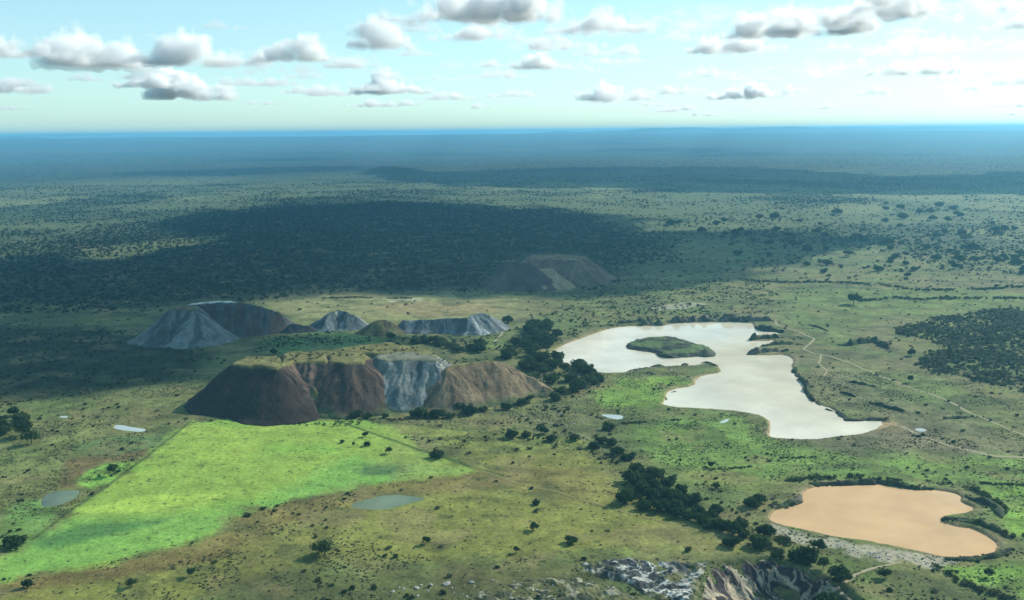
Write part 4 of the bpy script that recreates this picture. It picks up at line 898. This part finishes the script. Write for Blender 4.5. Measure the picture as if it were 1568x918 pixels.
# ------------------------------------------------------------------ boulders and stony rubble
STONES = []
import bmesh
for k in range(5):
    bm = bmesh.new(); bmesh.ops.create_icosphere(bm, subdivisions=2, radius=1.0)
    for v in bm.verts:
        p = v.co.copy(); f = 0.72 + 0.6 * float(vn3(np.array([p.x * 1.6 + k * 9]), np.array([p.y * 1.6]), np.array([p.z * 1.6]), 5)[0]); v.co = Vector((p.x * f, p.y * f * .75, p.z * f * .42))
    me = bpy.data.meshes.new('boulder'); bm.to_mesh(me); bm.free(); me.materials.append(M_stone); STONES.append(me)
def boulder(px, py, r_px, label, group):
    q = at(px, py); s = px_size(px, py) * r_px; o = ob('boulder', random.choice(STONES), None, (q[0], q[1], float(gz(np.array([q[0]]), np.array([q[1]]))[0]) + s * .15))
    o.scale = (s, s, s); o.rotation_euler = (0, 0, random.random() * 6); tag(o, label, 'boulder', group)
for x, y, r, lab in [(896, 868, 5, 'white boulder in grass at the left end of the veined rocks'), (684, 896, 6, 'largest of the white boulders at bottom centre, left of the rocks'), (602, 908, 3.5, 'leftmost white boulder at the bottom edge'), (722, 894, 4, 'white boulder right of the largest bottom white boulder'), (638, 902, 4, 'white boulder left of the largest bottom white boulder'), (660, 897, 3, 'small white stone between two larger bottom boulders')]:
    boulder(x, y, r, lab, 'white boulders at the bottom edge')
for x, y in in_poly([(1190, 806), (1260, 826), (1360, 846), (1450, 856), (1470, 862), (1400, 866), (1330, 852), (1240, 832)], 60, 21):
    boulder(x, y, random.uniform(0.8, 2.1) , 'pale stone in the rubble along the south shore of the tan pond', 'stones on the south shore')
for x, y in in_poly([(580, 900), (640, 893), (740, 890), (900, 875), (930, 890), (900, 915), (640, 915)], 40, 22):
    boulder(x, y, random.uniform(0.9, 2.6), 'small pale stone lying in rough grass at bottom centre', 'stones in the rough grass')
for x, y in in_poly([(990, 562), (1040, 556), (1060, 562), (1030, 570)], 14, 23) + in_poly([(770, 640), (900, 625), (940, 660), (900, 680), (800, 655)], 36, 24):
    boulder(x, y, random.uniform(1.0, 2.0), 'tiny pale stone in the broken ground west and south of the lake', 'stones in the broken ground')

# ------------------------------------------------------------------ clouds (closed shapes filled with droplets)
def cloud_mat(name, dens, g):
    m, n, o = new_mat(name); v = N(n, 'ShaderNodeVolumeScatter'); v.inputs['Color'].default_value = (0.970, 0.993, 1.0, 1); v.inputs['Density'].default_value = dens; v.inputs['Anisotropy'].default_value = g
    n.links.new(v.outputs[0], o.inputs[1]); m.cycles.homogeneous_volume = True; return m
def surface_nets(Fd, org, step):
    """closed surface around Fd > 0"""
    S = Fd > 0; nx, ny, nz = Fd.shape
    cnt = np.zeros((nx - 1, ny - 1, nz - 1)); acc = np.zeros(cnt.shape + (3,)); gi = np.indices(cnt.shape).transpose(1, 2, 3, 0).astype(float)
    corners = [(i, j, k) for i in (0, 1) for j in (0, 1) for k in (0, 1)]
    for a in corners:
        for ax in range(3):
            if a[ax]: continue
            b = list(a); b[ax] = 1
            fa = Fd[a[0]:a[0] + nx - 1, a[1]:a[1] + ny - 1, a[2]:a[2] + nz - 1]; fb = Fd[b[0]:b[0] + nx - 1, b[1]:b[1] + ny - 1, b[2]:b[2] + nz - 1]
            x = (fa > 0) != (fb > 0); t = np.where(x, fa / np.where(x, fa - fb, 1), 0)
            p = np.zeros(cnt.shape + (3,)); p[...] = a; p[..., ax] = t; acc += p * x[..., None]; cnt += x
    act = cnt > 0; idx = -np.ones(cnt.shape, int); idx[act] = np.arange(act.sum()); V = (gi[act] + acc[act] / cnt[act][:, None]) * np.asarray(step) + np.asarray(org)
    Q = []
    for ax in range(3):
        sl0 = [slice(1, -1)] * 3; sl1 = [slice(1, -1)] * 3; sl0[ax] = slice(0, -1); sl1[ax] = slice(1, None)
        A = S[tuple(sl0)]; B = S[tuple(sl1)]; u, v = [k for k in range(3) if k != ax]
        for sgn, mk in ((1, A & ~B), (-1, ~A & B)):
            c = np.argwhere(mk)
            if not len(c): continue
            c = c + 1; c[:, ax] -= 1
            def cell(du, dv): e = c.copy(); e[:, u] -= du; e[:, v] -= dv; return idx[e[:, 0], e[:, 1], e[:, 2]]
            q = np.stack([cell(1, 1), cell(0, 1), cell(0, 0), cell(1, 0)], 1); flip = (sgn < 0) ^ (ax == 1); Q.append(q[:, ::-1] if flip else q)
    return V, np.concatenate(Q)
ZB = 1150.0
V_soft = cloud_mat('cloud_veil', 0.0032, 0.3)
M_cloud = (cloud_mat('cloud', 0.0075, 0.2), V_soft)
M_dark = (cloud_mat('deep_cloud', 0.014, 0.2), V_soft)
M_thin = (None, cloud_mat('thin_cloud', 0.0042, 0.3))
M_wisp = (None, cloud_mat('cloud_wisp', 0.0016, 0.45))
def cumulus(px, py, wpx, hpx, seed, mat, label, group='cumulus clouds', res=24):
    d = ray(np.array(float(px)), np.array(float(py))); t = (ZB - CAM[2]) / d[2]; c = CAM + d * t; W_ = wpx * 1.12 * t / F; H_ = hpx * t / F * 1.08; D_ = max(W_ * 0.6, H_)
    rg = np.random.default_rng(seed); st = max(H_ / res, W_ / 70); pad = H_ * .35
    gx = np.arange(-W_ / 2 - pad, W_ / 2 + pad, st); gy = np.arange(-D_ / 2 - pad, D_ / 2 + pad, st * 1.3); gzz = np.arange(-H_ * .25, H_ * 1.3, st * .85)
    X, Y, Z = np.meshgrid(gx, gy, gzz, indexing='ij'); f = np.full(X.shape, -9.0); n = int(14 + W_ / H_ * 9)
    so = seed * 31.7; Xw = X + (vn3(X / H_ * 2.2 + so, Y / H_ * 2.2, Z / H_ * 2.2, seed + 7) - .5) * H_ * .5; Zw = Z + (vn3(X / H_ * 2.2, Y / H_ * 2.2 + so, Z / H_ * 2.2, seed + 8) - .5) * H_ * .25
    pk = [(rg.uniform(-.65, .65), rg.uniform(.55, 1.0), rg.uniform(.16, .34)) for _ in range(3)]
    for i in range(n):
        u = rg.uniform(-1, 1); env = max([0.26] + [hgt * math.exp(-((u - q) / wd) ** 2) for q, hgt, wd in pk]); ht = H_ * env * rg.uniform(.6, 1.0); r = max(ht * rg.uniform(.32, .48), H_ * .13)
        cx = u * (W_ / 2 - r * .5); cyy = rg.uniform(-1, 1) * max(D_ / 2 - r, 0) * (1 - .5 * abs(u)); cz = rg.uniform(r * .3, max(ht - r, r * .4))
        f = np.maximum(f, (1 - np.sqrt(((Xw - cx) / 1.25) ** 2 + (Y - cyy) ** 2 + (Zw - cz) ** 2) / r) * r / H_)
    bil = lambda q, k, sd: np.abs(vn3(X / H_ * k + q, Y / H_ * k, Z / H_ * k + q, sd) * 2 - 1)
    nz_ = (bil(so, 3.2, seed) - .30) * .20 + (bil(so, 7, seed + 1) - .32) * .13 + (bil(so, 15, seed + 2) - .34) * .08 + .035
    lift = sstep(-.02, .35, Z / H_); fine_ = (bil(so + 3, 26, seed + 3) - .34) * .06
    def shell(name, g, m):
        for ax in range(3):
            s = [slice(None)] * 3; s[ax] = 0; g[tuple(s)] = -1; s[ax] = -1; g[tuple(s)] = -1
        if not (g > 0).any(): return None
        V, Q = surface_nets(g, (gx[0], gy[0], gzz[0]), (st, st * 1.3, st * .85)); a = math.atan2(c[0], c[1])
        return mesh_np(name, np.stack([V[:, 0] * cos(a) + V[:, 1] * sin(a), -V[:, 0] * sin(a) + V[:, 1] * cos(a), V[:, 2]], 1), Q, m)
    veil = shell('veil', np.minimum(f + (nz_ * 1.5 + fine_) * lift + .035, Z / H_ * 1.0 + .05 + nz_ * .4), mat[1])
    core = shell('core', np.minimum(f + nz_ * .9 * lift - .035, Z / H_ * 1.2 - .02 + nz_ * .25), mat[0]) if mat[0] else None
    if core is None: o = ob('cloud', veil, None, tuple(c))
    else:
        o = empty('cloud', tuple(c)); ob('core', core, o); ob('veil', veil, o)
    return tag(o, label, 'cloud', group)
CLOUDS = [
    (40, 86, 95, 38, 0, 'grey-based cloud cut by the left edge of the sky'), (140, 102, 115, 60, 0, 'tall puffy cloud second from the left edge'), (318, 99, 150, 52, 0, 'broad bright-topped cloud in the upper left sky'),
    (218, 96, 70, 18, 1, 'low grey tail left of the broad bright-topped cloud'), (448, 93, 105, 36, 0, 'double-humped cloud right of the broad bright-topped cloud'), (525, 102, 60, 20, 1, 'faint small cloud below the upright cloud'),
    (588, 73, 85, 50, 0, 'upright cloud with a dark left side, left of the top centre'), (25, 141, 75, 28, 0, 'low cloud at the left edge under the grey-based cloud'), (135, 123, 42, 13, 1, 'tiny faint cloud under the tall puffy cloud'),
    (228, 133, 85, 26, 0, 'flat cloud under the low grey tail'), (300, 150, 120, 46, 0, 'ragged layered cloud below the broad bright-topped cloud'), (430, 129, 60, 13, 1, 'thin faint cloud under the double-humped cloud'),
    (510, 145, 70, 20, 1, 'small flat-based cloud left of centre, low in the sky'), (600, 142, 100, 32, 0, 'pale spread cloud under the upright cloud'), (722, 32, 250, 64, 2, 'wide dark-based cloud cut by the top edge at centre'),
    (735, 60, 150, 30, 0, 'white cloud under the wide dark-based cloud'), (915, 50, 130, 50, 0, 'white cloud with a small dark base right of top centre'), (860, 75, 130, 28, 0, 'long white cloud under the small dark-based cloud'),
    (840, 105, 100, 28, 0, 'cloud with a dark mottled base right of centre'), (935, 84, 100, 18, 1, 'streak of white cloud right of the long white cloud'), (1040, 62, 60, 20, 1, 'small white cloud left of the dark right-hand cloud'),
    (1125, 80, 130, 30, 0, 'thin grey-footed cloud under the left end of the big dark cloud'), (1228, 54, 200, 50, 2, 'big dark-bellied cloud in the upper right sky'), (1405, 26, 340, 56, 2, 'long dark cloud cut by the top edge at right'),
    (1080, 117, 80, 20, 1, 'small cloud under the thin grey-footed cloud'), (1400, 114, 110, 26, 0, 'pale blue-grey cloud under the long dark cloud'), (1145, 150, 100, 28, 0, 'low ragged cloud above the right hills'),
    (1255, 120, 30, 14, 1, 'tiny cloud left of the pale blue-grey cloud'), (1345, 84, 28, 12, 1, 'tiny wisp under the middle of the long dark cloud'), (1430, 80, 32, 12, 1, 'tiny cloud right of the tiny wisp'), (1490, 106, 60, 13, 1, 'faint cloud right of the pale blue-grey cloud'),
    (1035, 143, 80, 18, 1, 'low flat cloud left of the low ragged cloud'), (940, 152, 100, 28, 1, 'double low cloud above the start of the right hills'), (780, 148, 70, 15, 1, 'low flat cloud at centre'), (690, 152, 70, 15, 1, 'low faint cloud left of the low flat centre cloud'),
    (1550, 45, 70, 26, 0, 'cloud scrap cut by the right edge'), (570, 163, 80, 12, 1, 'lowest faint cloud band left of centre'), (1210, 142, 50, 12, 1, 'small low cloud right of the low ragged cloud'), (1480, 138, 70, 14, 1, 'low cloud above the far right hills'),
]
for i, (x, y, ww, hh, th, lab) in enumerate(CLOUDS): cumulus(x, y, ww, hh, 900 + i * 5, (M_cloud, M_thin, M_dark)[th], lab)
for i in range(29):
    x_ = random.uniform(0, 1568); y_ = random.uniform(118, 178); k_ = (190 - y_) / 45
    cumulus(x_, y_, random.uniform(30, 80) * (.5 + .5 * k_), random.uniform(8, 15) * (.45 + .55 * k_), 2000 + i * 7, M_thin, 'faint small cloud low above the horizon', 'faint clouds low above the horizon', 14)
for i in range(28):
    x_ = random.uniform(20, 1550); y_ = random.uniform(38, 122)
    cumulus(x_, y_, random.uniform(35, 90), random.uniform(9, 22), 3000 + i * 7, M_thin, 'x', 'small wisps between the larger clouds', 16)
for x_, y_, w_, h_, lb in ((1290, 112, 420, 34, 'broad thin white veil under the big dark-bellied cloud'), (1010, 44, 300, 26, 'thin white veil right of the top centre'), (1490, 76, 260, 34, 'bright thin veil below the right end of the long dark cloud'), (690, 108, 320, 22, 'thin pale veil at the middle of the sky'), (1110, 26, 220, 22, 'thin veil near the top edge left of the long dark cloud'), (420, 112, 260, 20, 'faint veil below the double-humped cloud')):
    cumulus(x_, y_, w_, h_, int(x_) + 4000, M_wisp, lb)
rank_labels('small wisps between the larger clouds', '%s from the left of the small cloud wisps among the larger clouds')
rank_labels('faint clouds low above the horizon', '%s from the left of the faint clouds low above the horizon')
# clouds above the frame: they throw the big shadows on the land
def deck(P, seed, st, thick):
    G = poly(P); off = SUN[:2] / SUN[2] * (ZB + thick * .2); G = G + off
    x0, y0 = G.min(0) - 150; x1, y1 = G.max(0) + 150; gx = np.arange(x0, x1, st); gy = np.arange(y0, y1, st); gzz = np.arange(-60, thick * 1.5, min(st, 45))
    X, Y = np.meshgrid(gx, gy, indexing='ij'); s = sdf(X.ravel(), Y.ravel(), G, 200).reshape(X.shape) + (fbm(X * .6, Y, 230, 4, seed) - .5) * (300 if thick > 150 else 140) + (50 if thick > 150 else 20) + (fbm(X, Y, 70, 3, seed + 4) - .5) * 60
    top = np.clip(s * .7, -80, thick) * (0.6 + .8 * fbm(X, Y, 160, 3, seed + 1))
    Z = gzz[None, None, :]; f = np.minimum(top[..., None] - Z, Z + 10 + 25 * (fbm(X, Y, 120, 2, seed + 2) - .5)[..., None]) + (vn3(X[..., None] / 60 + 0 * Z, Y[..., None] / 60 + 0 * Z, Z / 60 + 0 * X[..., None], seed) - .5) * 40
    f[0] = f[-1] = -1; f[:, 0] = f[:, -1] = -1; f[:, :, 0] = f[:, :, -1] = -1
    V, Q = surface_nets(f, (gx[0], gy[0], gzz[0] + ZB), (st, st, gzz[1] - gzz[0])); return V, Q
DECKS = [
    ([(235, 338), (400, 313), (560, 308), (760, 320), (900, 332), (1010, 355), (1180, 358), (1235, 374), (1150, 402), (1040, 428), (960, 440), (740, 441), (560, 438), (300, 456), (230, 464), (100, 470), (-200, 475), (-200, 415), (0, 402), (150, 402), (345, 366)], 700, 30, 170),
    ([(-200, 492), (0, 490), (100, 492), (200, 494), (260, 462), (330, 462), (350, 490), (390, 522), (470, 540), (380, 556), (310, 588), (210, 604), (0, 618), (-200, 640)], 710, 24, 120),
    ([(560, 262), (700, 263), (850, 256), (1050, 255), (1180, 258), (1330, 272), (1450, 268), (1700, 262), (1700, 298), (1350, 298), (1150, 294), (1000, 290), (850, 288), (700, 284), (600, 273)], 720, 70, 220),
    ([(180, 264), (400, 256), (540, 254), (560, 260), (380, 268), (230, 270)], 730, 60, 160),
]
VV = []; 
o0 = 0; parts = []
for P, sd, st, tk in DECKS:
    V, Q = deck(P, sd, st, tk); parts.append((V, Q))
V, Q = join(parts); tag(ob('clouds', mesh_np('clouds', V, Q, cloud_mat('thick_cloud', 0.06, 0.15))), 'cloud layer above the camera that shades the plain', None, None, 'stuff')

# ------------------------------------------------------------------ haze
HAZE_D = 9.5e-5
bm = bmesh.new(); bmesh.ops.create_cube(bm, size=1.0)
for v in bm.verts: v.co = Vector((v.co.x * 170000, v.co.y * 170000, (-60 if v.co.z < 0 else 241)))
me = bpy.data.meshes.new('haze'); bm.to_mesh(me); bm.free(); m, n, o = new_mat('haze')
pv = N(n, 'ShaderNodeVolumePrincipled'); pv.inputs['Density'].default_value = HAZE_D; pv.inputs['Color'].default_value = (0.25, 0.66, 0.96, 1); pv.inputs['Anisotropy'].default_value = 0.35
n.links.new(pv.outputs[0], o.inputs[1]); m.cycles.homogeneous_volume = True; me.materials.append(m); tag(ob('haze', me), 'blue haze over the far plain', None, None, 'stuff')
